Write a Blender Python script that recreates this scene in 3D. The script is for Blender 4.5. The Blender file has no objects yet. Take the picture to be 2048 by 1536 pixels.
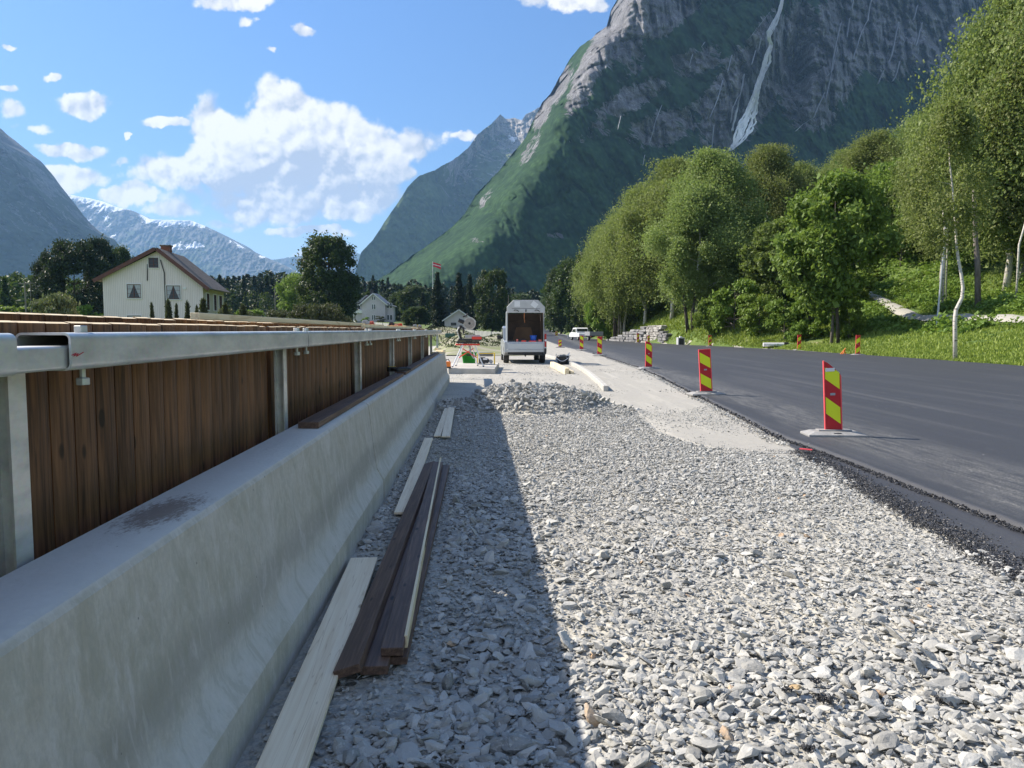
import bpy, bmesh, math, random
import numpy as np
from mathutils import Vector, Matrix
PI = math.pi
sc = bpy.context.scene
C = sc.collection
R_ = math.radians
# ------------------------------------------------------------------ camera
FPX, HPX, HC = 1480.0, 660.0, 1.55            # focal length and horizon row in photo pixels, eye height
PITCH = math.atan((768-HPX)/FPX)
cd = bpy.data.cameras.new('camera'); cam = bpy.data.objects.new('camera', cd); C.objects.link(cam)
cd.sensor_width = 36; cd.lens = 36*FPX/2048; cd.clip_start = .05; cd.clip_end = 60000
cam.location = (0, 0, HC); cam.rotation_euler = (PI/2-PITCH, 0, 0)
sc.camera = cam
CP, SP = math.cos(PITCH), math.sin(PITCH)
def ray(px, py):
    a = (px-1024)/FPX; b = (768-py)/FPX
    return a, CP+b*SP, -SP+b*CP
def at(px, py, Y):
    d = ray(px, py); k = Y/d[1]
    return Vector((d[0]*k, Y, HC+d[2]*k))
def G(px, py, z=0.0):
    d = ray(px, py); k = (z-HC)/d[2]
    return Vector((d[0]*k, d[1]*k, z))
# ------------------------------------------------------------------ light and exposure
SUN_AZ, SUN_EL = 22.0, 40.8                    # degrees forward of straight left, above the horizon
sv = Vector((-math.cos(R_(SUN_AZ))*math.cos(R_(SUN_EL)), math.sin(R_(SUN_AZ))*math.cos(R_(SUN_EL)), math.sin(R_(SUN_EL))))
sl = bpy.data.lights.new('sun', 'SUN'); sl.energy = 4.8; sl.angle = R_(.5); sl.color = (1.0, .90, .775)
so = bpy.data.objects.new('sun', sl); C.objects.link(so); so.location = (-30, 12, 40)
so.rotation_euler = sv.to_track_quat('Z', 'Y').to_euler()
sc.view_settings.view_transform = 'Standard'; sc.view_settings.look = 'None'
sc.view_settings.exposure = .95; sc.view_settings.gamma = 1
sc.render.engine = 'CYCLES'
cy = sc.cycles
cy.max_bounces = 6; cy.diffuse_bounces = 3; cy.glossy_bounces = 3; cy.transmission_bounces = 4
cy.volume_bounces = 1; cy.transparent_max_bounces = 8; cy.use_denoising = True
cy.caustics_reflective = False; cy.caustics_refractive = False
# ------------------------------------------------------------------ node helpers
class NX:
    """a socket with arithmetic"""
    def __init__(s, nt, v): s.nt = nt; s.v = v
    def _m(s, op, *a, clamp=False):
        n = s.nt.nodes.new('ShaderNodeMath'); n.operation = op; n.use_clamp = clamp
        for i, x in enumerate((s,)+a):
            x = x.v if isinstance(x, NX) else x
            if isinstance(x, (int, float)): n.inputs[i].default_value = x
            else: s.nt.links.new(x, n.inputs[i])
        return NX(s.nt, n.outputs[0])
    def __add__(s, o): return s._m('ADD', o)
    __radd__ = __add__
    def __sub__(s, o): return s._m('SUBTRACT', o)
    def __rsub__(s, o): return NX(s.nt, float(o))._m('SUBTRACT', s)
    def __mul__(s, o): return s._m('MULTIPLY', o)
    __rmul__ = __mul__
    def __truediv__(s, o): return s._m('DIVIDE', o)
    def min(s, o): return s._m('MINIMUM', o)
    def max(s, o): return s._m('MAXIMUM', o)
    def pow(s, o): return s._m('POWER', o)
    def sstep(s, a, b, lo=0., hi=1.):
        n = s.nt.nodes.new('ShaderNodeMapRange'); n.interpolation_type = 'SMOOTHSTEP'
        s.nt.links.new(s.v, n.inputs[0]) if not isinstance(s.v, float) else None
        n.inputs[1].default_value = a; n.inputs[2].default_value = b
        n.inputs[3].default_value = lo; n.inputs[4].default_value = hi
        return NX(s.nt, n.outputs[0])
    def ramp(s, a, b, lo=0., hi=1.):
        r = s.sstep(a, b, lo, hi); r.v.node.interpolation_type = 'LINEAR'; r.v.node.clamp = True; return r
def vop(nt, op, a, b=None, c=None):
    n = nt.nodes.new('ShaderNodeVectorMath'); n.operation = op
    for i, x in enumerate((a, b, c)):
        if x is None: continue
        x = x.v if isinstance(x, NX) else x
        if isinstance(x, (tuple, list)): n.inputs[i].default_value = x
        elif isinstance(x, (int, float)): n.inputs[3].default_value = x
        else: nt.links.new(x, n.inputs[3] if (op == 'SCALE' and i == 1) else n.inputs[i])
    return NX(nt, n.outputs['Value'] if op in ('DOT_PRODUCT', 'LENGTH') else n.outputs['Vector'])
def noise(nt, vec, scale, detail=4, rough=.55, dist=0, color=False, kind='FBM'):
    n = nt.nodes.new('ShaderNodeTexNoise'); n.noise_dimensions = '3D'
    if vec is not None: nt.links.new(vec.v if isinstance(vec, NX) else vec, n.inputs['Vector'])
    n.inputs['Scale'].default_value = scale; n.inputs['Detail'].default_value = detail
    n.inputs['Roughness'].default_value = rough; n.inputs['Distortion'].default_value = dist
    return NX(nt, n.outputs['Color' if color else 'Fac'])
def voro(nt, vec, scale, feature='F1', out='Distance', rnd=1):
    n = nt.nodes.new('ShaderNodeTexVoronoi'); n.feature = feature
    nt.links.new(vec.v if isinstance(vec, NX) else vec, n.inputs['Vector']); n.inputs['Scale'].default_value = scale
    n.inputs['Randomness'].default_value = rnd
    return NX(nt, n.outputs[out])
def cmix(nt, f, a, b, mode='MIX'):
    n = nt.nodes.new('ShaderNodeMix'); n.data_type = 'RGBA'; n.blend_type = mode
    for i, x in ((0, f), (6, a), (7, b)):
        x = x.v if isinstance(x, NX) else x
        if isinstance(x, (int, float)): n.inputs[i].default_value = x
        elif isinstance(x, tuple): n.inputs[i].default_value = x+(1,) if len(x) == 3 else x
        else: nt.links.new(x, n.inputs[i])
    return NX(nt, n.outputs[2])
# ------------------------------------------------------------------ world: daylight sky with cumulus
w = bpy.data.worlds.new('World'); sc.world = w; w.use_nodes = True
nt = w.node_tree; nt.nodes.clear()
sky = nt.nodes.new('ShaderNodeTexSky'); sky.sky_type = 'NISHITA'; sky.sun_disc = False
sky.sun_elevation = R_(SUN_EL); sky.sun_rotation = -R_(90-SUN_AZ)
sky.air_density = 1.0; sky.dust_density = .2; sky.ozone_density = 2.6; sky.altitude = 0
hs = nt.nodes.new('ShaderNodeHueSaturation'); hs.inputs['Saturation'].default_value = 1.1; hs.inputs['Value'].default_value = 1.0
nt.links.new(sky.outputs[0], hs.inputs['Color'])
tc = nt.nodes.new('ShaderNodeTexCoord')
sx = nt.nodes.new('ShaderNodeSeparateXYZ'); nt.links.new(tc.outputs['Generated'], sx.inputs[0])
dx, dy, dz = (NX(nt, sx.outputs[i]) for i in range(3))
iy = dy.max(.05)
cb = nt.nodes.new('ShaderNodeCombineXYZ')
nt.links.new((dx/iy).v, cb.inputs[0]); nt.links.new((dz/iy).v, cb.inputs[1])
UV = NX(nt, cb.outputs[0])
def uvp(px, py):
    d = ray(px, py); return d[0]/d[1], d[2]/d[1]
warp = vop(nt, 'MULTIPLY_ADD', vop(nt, 'SUBTRACT', noise(nt, UV, 9, 6, .62, color=True), (.5, .5, .5)), (.085, .06, 0), UV)
ELL = [(560, 305, 160, 96, 1), (430, 248, 54, 58, 1), (572, 238, 72, 70, 1), (500, 275, 80, 44, 1), (655, 275, 90, 72, 1), (745, 325, 88, 78, 1), (330, 345, 78, 44, 1),
       (470, 330, 110, 70, 1), (560, 395, 255, 52, 1), (712, 400, 118, 44, 1), (258, 388, 58, 26, 1), (800, 345, 36, 30, 1), (645, 345, 180, 60, 1),
       (852, 283, 58, 36, 1), (918, 278, 34, 13, .8), (160, 202, 66, 24, .85), (132, 297, 78, 19, .82), (150, 348, 92, 26, .84), (28, 218, 38, 26, .85),
       (24, 176, 22, 9, .7), (100, 147, 26, 11, .6), (330, 245, 48, 13, .65), (60, 255, 56, 12, .6), (250, 268, 10, 8, .6), (622, 467, 88, 11, .85),
       (690, 412, 90, 22, .8), (452, 440, 62, 18, .8), (345, 418, 60, 18, .8), (470, 4, 74, 20, .8), (492, 42, 22, 14, .6), (604, 60, 28, 13, .6),
       (540, 100, 16, 8, .6), (1105, 4, 74, 24, .95), (1180, 8, 34, 22, .85), (600, 511, 24, 5, .7), (240, 318, 30, 12, .5), (10, 92, 22, 8, .5)]
F = None
for px, py, rx, ry, wt in ELL:
    u, v = uvp(px, py)
    ix, iv = 1480/rx, 1480/ry
    q = vop(nt, 'MULTIPLY_ADD', warp, (ix, iv, 0), (-u*ix, -v*iv, 0))
    d = vop(nt, 'DOT_PRODUCT', q, q)
    if wt != 1: d = d+(1-wt)*1.1
    F = d if F is None else F.min(d)
# billows: rounded puffs at three sizes; brightness comes from the slope of the same field towards the sun
def smv(vec, scale, sm_=.35):
    n = nt.nodes.new('ShaderNodeTexVoronoi'); n.voronoi_dimensions = '2D'; n.feature = 'F1'; n.inputs['Scale'].default_value = scale
    nt.links.new(vec.v, n.inputs['Vector']); d = NX(nt, n.outputs['Distance']); return d*d*1.25
def billow(vec):
    wv = vop(nt, 'MULTIPLY_ADD', vop(nt, 'SUBTRACT', noise(nt, vec, 30, 3, .6, color=True), (.5, .5, .5)), (.030, .030, 0), vec)
    return (0.42-smv(wv, 11))*.90+(0.42-smv(wv, 27))*.40+(.42-smv(wv, 62))*.15+(noise(nt, vec, 60, 5, .6)-.5)*.42
nzA = billow(UV)
nzB = billow(vop(nt, 'ADD', UV, (-.006, .0085, 0)))
nzC = noise(nt, UV, 7, 5, .5)
nzD = noise(nt, vop(nt, 'ADD', UV, (-.02, .024, 0)), 7, 5, .5)
dens = (1.0-F)*1.0+nzA*1.25+(nzC-.5)*1.1-.15
alpha = dens.sstep(-.10, .50)
front = dy.sstep(.05, .2)
alpha = alpha*front
rel = (nzA-nzB)*2.3+(nzC-nzD)*2.2
sy = nt.nodes.new('ShaderNodeSeparateXYZ'); nt.links.new(UV.v, sy.inputs[0])
V = NX(nt, sy.outputs[1]); U = NX(nt, sy.outputs[0])
# thick middle of the big cloud is grey-blue, rims are white
ug, vg = uvp(590, 405)
qq = vop(nt, 'MULTIPLY_ADD', warp, (1480/270., 1480/88., 0), (-ug*1480/270., -vg*1480/88., 0))
core = vop(nt, 'DOT_PRODUCT', qq, qq).sstep(.05, 1.5, .9, 0)
ug, vg = uvp(645, 320)
qq = vop(nt, 'MULTIPLY_ADD', warp, (1480/95., 1480/50., 0), (-ug*1480/95., -vg*1480/50., 0))
core = core.max(vop(nt, 'DOT_PRODUCT', qq, qq).sstep(.1, 1.2, .75, 0))
lit = ((.76+rel)-core*.60+(nzA-.25)*.30)
lit = lit._m('ADD', 0.0, clamp=True)
ccol = cmix(nt, lit, (2.45, 2.75, 3.35), (5.2, 5.1, 4.9))
skyc = vop(nt, 'SCALE', vop(nt, 'MULTIPLY', NX(nt, hs.outputs[0]), (.69, .775, .89)), dz.ramp(.0, .45, .58, .92))
skyc = cmix(nt, dz.sstep(-.02, .20, .75, 0)*dz.sstep(-.05, -.01), skyc, (3.4, 4.1, 4.9))
mx = cmix(nt, alpha*.95, skyc, ccol)
# unseen white clouds added behind the viewer as neutral fill light
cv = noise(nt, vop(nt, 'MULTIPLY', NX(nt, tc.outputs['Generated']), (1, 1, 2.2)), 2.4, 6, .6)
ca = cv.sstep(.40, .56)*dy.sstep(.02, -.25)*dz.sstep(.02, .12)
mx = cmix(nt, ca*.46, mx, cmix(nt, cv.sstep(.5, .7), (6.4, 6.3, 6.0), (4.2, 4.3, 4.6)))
bg = nt.nodes.new('ShaderNodeBackground'); bg.inputs[1].default_value = .115
ow = nt.nodes.new('ShaderNodeOutputWorld')
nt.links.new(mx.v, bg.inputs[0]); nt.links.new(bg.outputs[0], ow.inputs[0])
w.cycles.sampling_method = 'MANUAL'; w.cycles.sample_map_resolution = 512
# ------------------------------------------------------------------ numpy noise
def _h(ix, iy, iz, s):
    n = (ix*374761393+iy*668265263+iz*2147483647+s*1274126177) & 0xffffffff
    n = ((n ^ (n >> 13))*1274126177) & 0xffffffff
    n = ((n ^ (n >> 15))*2246822519) & 0xffffffff
    return ((n ^ (n >> 16)) & 0xffff)/65535.0
def vnoise(x, y, z=0., s=0):
    x, y, z = np.broadcast_arrays(np.asarray(x, float), np.asarray(y, float), np.asarray(z, float))
    ix, iy, iz = (np.floor(a).astype(np.int64) for a in (x, y, z))
    fx, fy, fz = x-ix, y-iy, z-iz
    fx, fy, fz = (f*f*(3-2*f) for f in (fx, fy, fz))
    r = 0
    for a in (0, 1):
        for b in (0, 1):
            for c in (0, 1):
                wgt = (fx if a else 1-fx)*(fy if b else 1-fy)*(fz if c else 1-fz)
                r = r+wgt*_h(ix+a, iy+b, iz+c, s)
    return r*2-1
def fbm(x, y, z=0., o=4, s=0, g=.5, lac=2.03):
    r = 0; a = 1.; t = 0
    for i in range(o):
        r = r+a*vnoise(x*lac**i, y*lac**i, np.asarray(z)*lac**i, s+i*17); t += a; a *= g
    return r/t
def interp(x, pts): return np.interp(x, [p[0] for p in pts], [p[1] for p in pts])
# ------------------------------------------------------------------ object helpers
def tag(o, label=None, cat=None, group=None, kind=None):
    for k, v in (('label', label), ('category', cat), ('group', group), ('kind', kind)):
        if v: o[k] = v
    return o
def empty(name, loc=(0, 0, 0), rz=0, label=None, cat=None, group=None):
    o = bpy.data.objects.new(name, None); C.objects.link(o); o.location = loc; o.rotation_euler = (0, 0, rz)
    o.empty_display_size = .1
    return tag(o, label, cat, group)
def add_mesh(name, me, parent=None, loc=None):
    o = bpy.data.objects.new(name, me); C.objects.link(o)
    if parent: o.parent = parent
    if loc is not None: o.location = loc
    return o
def np_mesh(name, V, Fc, mats, smooth=False, attrs=None, mi=None):
    """V (n,3); Fc (m,k) ints, or list of such arrays with different k"""
    if not isinstance(Fc, list): Fc = [Fc]
    Fc = [np.asarray(f) for f in Fc if len(f)]
    me = bpy.data.meshes.new(name)
    V = np.asarray(V, np.float32); me.vertices.add(len(V)); me.vertices.foreach_set('co', V.ravel())
    nl = sum(f.size for f in Fc); npoly = sum(len(f) for f in Fc)
    me.loops.add(nl); me.polygons.add(npoly)
    me.loops.foreach_set('vertex_index', np.concatenate([f.ravel() for f in Fc]).astype(np.int32))
    tot = np.concatenate([np.full(len(f), f.shape[1]) for f in Fc]); st = np.concatenate([[0], np.cumsum(tot)[:-1]])
    me.polygons.foreach_set('loop_start', st.astype(np.int32)); me.polygons.foreach_set('loop_total', tot.astype(np.int32))
    if mi is not None: me.polygons.foreach_set('material_index', np.asarray(mi, np.int32))
    me.polygons.foreach_set('use_smooth', np.full(npoly, smooth))
    for m in (mats if isinstance(mats, (list, tuple)) else [mats]): me.materials.append(m)
    me.update(calc_edges=True)
    for k, (dom, val) in (attrs or {}).items():
        a = me.attributes.new(k, 'FLOAT', dom); a.data.foreach_set('value', np.asarray(val, np.float32).ravel())
    return me
def grid_faces(nr, nc, flip=False):
    i = np.arange(nr-1)[:, None]*nc+np.arange(nc-1)[None]
    i = i.ravel(); f = np.stack([i, i+1, i+nc+1, i+nc], 1)
    return f[:, ::-1] if flip else f
class MB:
    def __init__(s): s.v = []; s.f = []; s.m = []
    def add(s, vs, fs, m=0):
        b = len(s.v); s.v += [tuple(v) for v in vs]; s.f += [tuple(b+i for i in f) for f in fs]; s.m += [m]*len(fs); return s
    def box(s, x0, x1, y0, y1, z0, z1, m=0, M=None):
        vs = [Vector((x, y, z)) for z in (z0, z1) for y in (y0, y1) for x in (x0, x1)]
        if M: vs = [M@v for v in vs]
        return s.add(vs, [(0, 2, 3, 1), (4, 5, 7, 6), (0, 1, 5, 4), (2, 6, 7, 3), (0, 4, 6, 2), (1, 3, 7, 5)], m)
    def prism(s, poly, a0, a1, axis='y', m=0, M=None):
        """extrude a 2-D polygon; axis y: poly is (x,z); axis x: (y,z); axis z: (x,y)"""
        def mk(p, a):
            v = {'y': (p[0], a, p[1]), 'x': (a, p[0], p[1]), 'z': (p[0], p[1], a)}[axis]
            v = Vector(v); return M@v if M else v
        n = len(poly); vs = [mk(p, a0) for p in poly]+[mk(p, a1) for p in poly]
        fs = [tuple(range(n)), tuple(range(2*n-1, n-1, -1))]+[((i+1) % n, i, n+i, n+(i+1) % n) for i in range(n)]
        return s.add(vs, fs, m)
    def tube(s, pts, r, n=8, m=0, caps=True):
        pts = [Vector(p) for p in pts]; rs = r if isinstance(r, (list, tuple)) else [r]*len(pts)
        b = len(s.v); up = None
        for i, p in enumerate(pts):
            t = (pts[min(i+1, len(pts)-1)]-pts[max(i-1, 0)]).normalized()
            if up is None: up = t.orthogonal().normalized()
            up = (up-t*up.dot(t)); up = up.normalized() if up.length > 1e-6 else t.orthogonal().normalized()
            sd = t.cross(up)
            for k in range(n):
                a = 2*PI*k/n; s.v.append(tuple(p+(up*math.cos(a)+sd*math.sin(a))*rs[i]))
        for i in range(len(pts)-1):
            for k in range(n):
                a, c = b+i*n+k, b+i*n+(k+1) % n
                s.f.append((a, c, c+n, a+n)); s.m.append(m)
        if caps:
            s.f.append(tuple(b+k for k in range(n-1, -1, -1))); s.f.append(tuple(b+(len(pts)-1)*n+k for k in range(n))); s.m += [m, m]
        return s
    def loft(s, rings, m=0, caps=True, closed=True):
        n = len(rings[0]); b = len(s.v)
        for r in rings: s.v += [tuple(p) for p in r]
        for i in range(len(rings)-1):
            for k in range(n if closed else n-1):
                a, c = b+i*n+k, b+i*n+(k+1) % n
                s.f.append((a, c, c+n, a+n)); s.m.append(m)
        if caps: s.f += [tuple(b+k for k in range(n-1, -1, -1)), tuple(b+(len(rings)-1)*n+k for k in range(n))]; s.m += [m, m]
        return s
    def mesh(s, name, mats, smooth=False):
        me = bpy.data.meshes.new(name); me.from_pydata(s.v, [], s.f)
        for m in (mats if isinstance(mats, (list, tuple)) else [mats]): me.materials.append(m)
        me.polygons.foreach_set('material_index', s.m)
        bm = bmesh.new(); bm.from_mesh(me); bmesh.ops.recalc_face_normals(bm, faces=bm.faces[:]); bm.to_mesh(me); bm.free()
        if smooth: me.polygons.foreach_set('use_smooth', [True]*len(me.polygons))
        me.update(); return me
    def build(s, name, mats, parent=None, loc=None, bevel=0, smooth=False, seg=1, sub=0):
        o = add_mesh(name, s.mesh(name, mats, smooth), parent, loc)
        if bevel:
            b = o.modifiers.new('bevel', 'BEVEL'); b.width = bevel; b.segments = seg; b.limit_method = 'ANGLE'; b.angle_limit = R_(35)
        if sub:
            b = o.modifiers.new('sub', 'SUBSURF'); b.levels = b.render_levels = sub
        return o
def rrect(w, h, r, n=4, sup=.004):
    out = []
    for cx, cz, a0 in ((w/2-r, h/2-r, 0), (-w/2+r, h/2-r, 90), (-w/2+r, -h/2+r, 180), (w/2-r, -h/2+r, 270)):
        for k in range(n+1):
            a = R_(a0+90*k/n); p = (cx+r*math.cos(a), cz+r*math.sin(a))
            if k == 0: out.append((p[0]+sup*math.sin(a), p[1]-sup*math.cos(a)))
            out.append(p)
            if k == n: out.append((p[0]-sup*math.sin(a), p[1]+sup*math.cos(a)))
    return out
def copy_tree(o, parent=None, **kw):
    c = o.copy(); C.objects.link(c)
    if parent: c.parent = parent
    for ch in list(o.children): copy_tree(ch, c)
    return c
# ------------------------------------------------------------------ materials
def M(name, c1, c2=None, scale=3, rough=.7, metal=0, detail=5, stretch=(1, 1, 1), bump=0, bscale=None, lo=.35, hi=.65, tint=0, spec=.5, extra=None, bd=.02, bstretch=None):
    m = bpy.data.materials.new(name); m.use_nodes = True; nt = m.node_tree
    p = nt.nodes['Principled BSDF']; p.inputs['Roughness'].default_value = rough; p.inputs['Metallic'].default_value = metal
    p.inputs['Specular IOR Level'].default_value = spec
    tc = nt.nodes.new('ShaderNodeTexCoord'); oc = NX(nt, tc.outputs['Object'])
    v = vop(nt, 'MULTIPLY', oc, stretch)
    col = c1
    if c2 is not None: col = cmix(nt, noise(nt, v, scale, detail).ramp(lo, hi), c1, c2)
    if tint:
        a = nt.nodes.new('ShaderNodeAttribute'); a.attribute_name = 'tint'
        t = NX(nt, a.outputs['Fac']).ramp(0, 1, 1-tint, 1+tint)
        col = vop(nt, 'SCALE', col if isinstance(col, NX) else vop(nt, 'ADD', col, (0, 0, 0)), None, None) if False else col
        n = nt.nodes.new('ShaderNodeVectorMath'); n.operation = 'SCALE'
        if isinstance(col, NX): nt.links.new(col.v, n.inputs[0])
        else: n.inputs[0].default_value = col
        nt.links.new(t.v, n.inputs['Scale']); col = NX(nt, n.outputs[0])
    if extra: col = extra(nt, oc, col, p) or col
    if isinstance(col, NX): nt.links.new(col.v, p.inputs['Base Color'])
    else: p.inputs['Base Color'].default_value = col+(1,)
    if bump:
        b = nt.nodes.new('ShaderNodeBump'); b.inputs['Strength'].default_value = bump; b.inputs['Distance'].default_value = bd
        bv = vop(nt, 'MULTIPLY', oc, bstretch or stretch)
        nt.links.new(noise(nt, bv, bscale or scale*4, 6, .6).v, b.inputs['Height']); nt.links.new(b.outputs[0], p.inputs['Normal'])
    return m
def attr(nt, name):
    a = nt.nodes.new('ShaderNodeAttribute'); a.attribute_name = name; return NX(nt, a.outputs['Fac'])
# ------------------------------------------------------------------ layout of the valley floor (metres)
LE = [(-6, 3.25), (0, 3.2), (4.6, 3.22), (7, 3.42), (9.6, 3.7), (12, 3.95), (17.6, 4.36), (24, 4.85), (30, 5.2), (45, 5.35), (57, 5.1), (70, 4.7), (115, 5.0), (160, 5.4), (200, 5.6), (240, 6.2), (300, 7.5), (340, 10), (380, 14), (420, 20), (450, 26), (500, 40), (560, 62), (700, 120)]
RE = [(-6, 21.5), (20, 21.6), (30, 21.3), (45, 21.2), (56, 20.8), (66, 19.2), (75, 17.4), (88, 15.5), (100, 14.4), (115, 13.9), (160, 13.7), (200, 13.4), (240, 13.9), (300, 15.2), (340, 17.6), (380, 21.8), (420, 28), (450, 33.5), (500, 47), (560, 69), (700, 127)]
EV = [(-50, 0), (150, 0), (200, .45), (240, .8), (300, 2.0), (340, 3.6), (380, 5.4), (420, 7.6), (450, 9.4), (500, 12), (600, 17), (900, 24), (4000, 40)]
def sm(x, a, b):
    t = np.clip((np.asarray(x, float)-a)/(b-a), 0, 1); return t*t*(3-2*t)
def U(X, Y): return np.asarray(X)+.0446*np.asarray(Y)         # across the parapet
def terrain(X, Y):
    X = np.asarray(X, float); Y = np.asarray(Y, float)
    e = interp(Y, EV)
    r = X-interp(Y, RE)
    near = interp(r, [(0, 0), (1, .04), (3, .45), (6, 1.25), (10, 2.35), (12, 2.95), (14.5, 3.05), (20, 6.0), (30, 10), (60, 22), (120, 36), (250, 60), (600, 110)])
    far = interp(r, [(0, 0), (.8, .02), (2, 1.5), (5, 3.7), (9, 5.4), (17, 6.0), (20, 7.5), (30, 12), (60, 25), (120, 40), (250, 64), (600, 110)])
    k = sm(Y, 55, 78)
    bank = near*(1-k)+far*k
    bank = bank*(1+.10*fbm(X*.12, Y*.12, o=3, s=5)*sm(r, 1, 5))+.22*fbm(X*.35, Y*.35, o=3, s=9)*sm(r, .8, 4)
    left = -.75*sm(-U(X, Y), 1.9, 3.2)*(1-sm(Y, 40, 90))
    lf = interp(Y, [(0, 0), (90, 0), (160, 1.6), (250, 4.2), (400, 7), (900, 18), (4000, 30)])*sm(-X, -2, 30)
    mound = 1.15*np.exp(-((X+4.2)/3.2)**2-((Y-60)/9)**2)+1.0*np.exp(-((X+1.2)/2.0)**2-((Y-72)/5)**2)+1.9*np.exp(-((X+7.5)/4.)**2-((Y-84)/8)**2)
    lo = -.07*sm(r, 1.2, .2)
    return e*(1-sm(-X, 0, 40)*.9)+np.where(r > 0, bank, 0)+left+lf*(X < 40)+mound+lo
# ------------------------------------------------------------------ ground materials
def grass_col(nt, oc, col, p):
    n1 = noise(nt, oc, .35, 5, .6); n2 = noise(nt, oc, 5, 4, .7)
    c = cmix(nt, n1.ramp(.4, .62), (.075, .125, .018), (.14, .20, .035))
    c = cmix(nt, n2.ramp(.35, .7)*.7, c, (.055, .105, .018))
    dry = noise(nt, oc, .22, 6, .7).ramp(.56, .68)
    return cmix(nt, dry*.75, c, (.30, .27, .15))
MG = M('meadow_grass', (.1, .15, .02), rough=.9, extra=grass_col, bump=.6, bscale=9, bd=.08)
xs = np.concatenate([-np.geomspace(6000, 62, 34), np.arange(-60, 61, 1.0), np.geomspace(62, 6000, 40)])
ys = np.concatenate([np.arange(-60, 0, 6), np.arange(0, 141, 1.0), np.geomspace(143, 6500, 70)])
XX, YY = np.meshgrid(xs, ys)
Z = terrain(XX, YY)
gm = np_mesh('ground', np.stack([XX, YY, Z], -1).reshape(-1, 3), grid_faces(len(ys), len(xs)), MG, smooth=True)
tag(add_mesh('ground', gm), kind='structure')

def gravel_extra(fine):
    def f(nt, oc, col, p):
        n = noise(nt, oc, 70 if not fine else 120, 4, .7); big = noise(nt, oc, .8, 5, .6)
        c = cmix(nt, n.ramp(.3, .72), (.26, .26, .24), (.47, .46, .42)) if not fine else cmix(nt, n.ramp(.3, .72), (.30, .29, .255), (.43, .415, .37))
        c = cmix(nt, big.ramp(.42, .62)*.6, c, (.50, .475, .40) if not fine else (.34, .33, .30))
        if fine:
            tr = noise(nt, vop(nt, 'MULTIPLY', oc, (2.2, .16, 1)), 1.6, 6, .65, .4).ramp(.5, .7); c = cmix(nt, tr*.5, c, (.52, .50, .44))
            gr = noise(nt, oc, 9, 6, .8).ramp(.5, .68); c = cmix(nt, gr*.5, c, (.22, .215, .20))
        ht = voro(nt, vop(nt, 'MULTIPLY', oc, (1, 1, 1)), 22 if not fine else 60)
        b = nt.nodes.new('ShaderNodeBump'); b.inputs['Strength'].default_value = .8 if not fine else .35; b.inputs['Distance'].default_value = .03 if not fine else .012
        nt.links.new((ht+noise(nt, oc, 45, 4)*.6).v, b.inputs['Height']); nt.links.new(b.outputs[0], p.inputs['Normal'])
        return c
    return f
MGR = M('crushed_rock_bed', (.4, .4, .4), rough=.9, extra=gravel_extra(False))
MSA = M('fine_stone_dust', (.5, .5, .45), rough=.95, extra=gravel_extra(True))
# working strip between parapet and road: grid in (across fraction, Y)
ys = np.concatenate([np.arange(-2, 30, .12), np.arange(30, 160, 1.5)])
fr = np.linspace(0, 1, 60)
lx = np.where(ys < 22, -1.15-.0446*ys, interp(ys, [(22, -2.2), (24, -4.5), (45, -7), (70, -8), (90, -3), (160, 3.5)]))
rx = interp(ys, LE)+.5
Xg = lx[:, None]+(rx-lx)[:, None]*fr[None]; Yg = np.repeat(ys[:, None], 60, 1)
def site_z(X, Y):
    z = .025*fbm(X*.9, Y*.9, o=4, s=3)-.012
    z = z*(1-sm(Y, 16, 22)*.7)
    pile = lambda cx, cy, a, b, h: h*np.clip(1-((X-cx)/a)**2-((Y-cy)/b)**2, 0, 1)**.8
    z = z+pile(.55, 14.75, 1.45, 1.35, .40)*(1+.25*fbm(X*3, Y*3, o=3, s=8))+pile(-.75, 14.9, 1.0, 1.0, .13)+pile(1.6, 14.0, 1.0, .9, .10)
    return z+.012
Zg = site_z(Xg, Yg)*(1-sm(Xg, rx[:, None]-.75, rx[:, None]-.45))-.03*sm(Xg, rx[:, None]-.5, rx[:, None])
Zg = np.maximum(Zg, terrain(Xg, Yg)+.02)*(Yg > 24)+Zg*(Yg <= 24)
V = np.stack([Xg, Yg, Zg], -1).reshape(-1, 3)
tag(add_mesh('gravel_bed', np_mesh('gravel_bed', V, grid_faces(len(ys), 60), MGR, smooth=True)), kind='structure')
# stone dust strip beside the asphalt, then widening round the kerb
def sheet(name, rows, mat, dz, noise_edge=.05, n=26, zf=None, s=0, kind='structure'):
    """rows: (Y, x_left, x_right)"""
    ys = np.concatenate([np.arange(rows[0][0], min(rows[-1][0], 40), .1), np.arange(40, rows[-1][0], 1.0)]) if rows[-1][0] > 40 else np.arange(rows[0][0], rows[-1][0], .1)
    xl = interp(ys, [(r[0], r[1]) for r in rows]); xr = interp(ys, [(r[0], r[2]) for r in rows])
    xl = xl+noise_edge*fbm(ys*2.2, ys*0, o=5, s=s+1, g=.7); xr = xr+noise_edge*fbm(ys*2.2, ys*0+9, o=5, s=s+2, g=.7)
    f = np.linspace(0, 1, n); X = xl[:, None]+(xr-xl)[:, None]*f; Y = np.repeat(ys[:, None], n, 1)
    Zs = (zf(X, Y) if zf else site_z(X, Y))+dz
    edge = np.minimum(f, 1-f)[None]*np.ones_like(X); Zs = np.where(edge == 0, Zs-.05, Zs)
    return tag(add_mesh(name, np_mesh(name, np.stack([X, Y, Zs], -1).reshape(-1, 3), grid_faces(len(ys), n), mat, smooth=True)), kind=kind)
g = lambda px, py: G(px, py)
LEx = lambda y: float(interp(y, LE))
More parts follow.
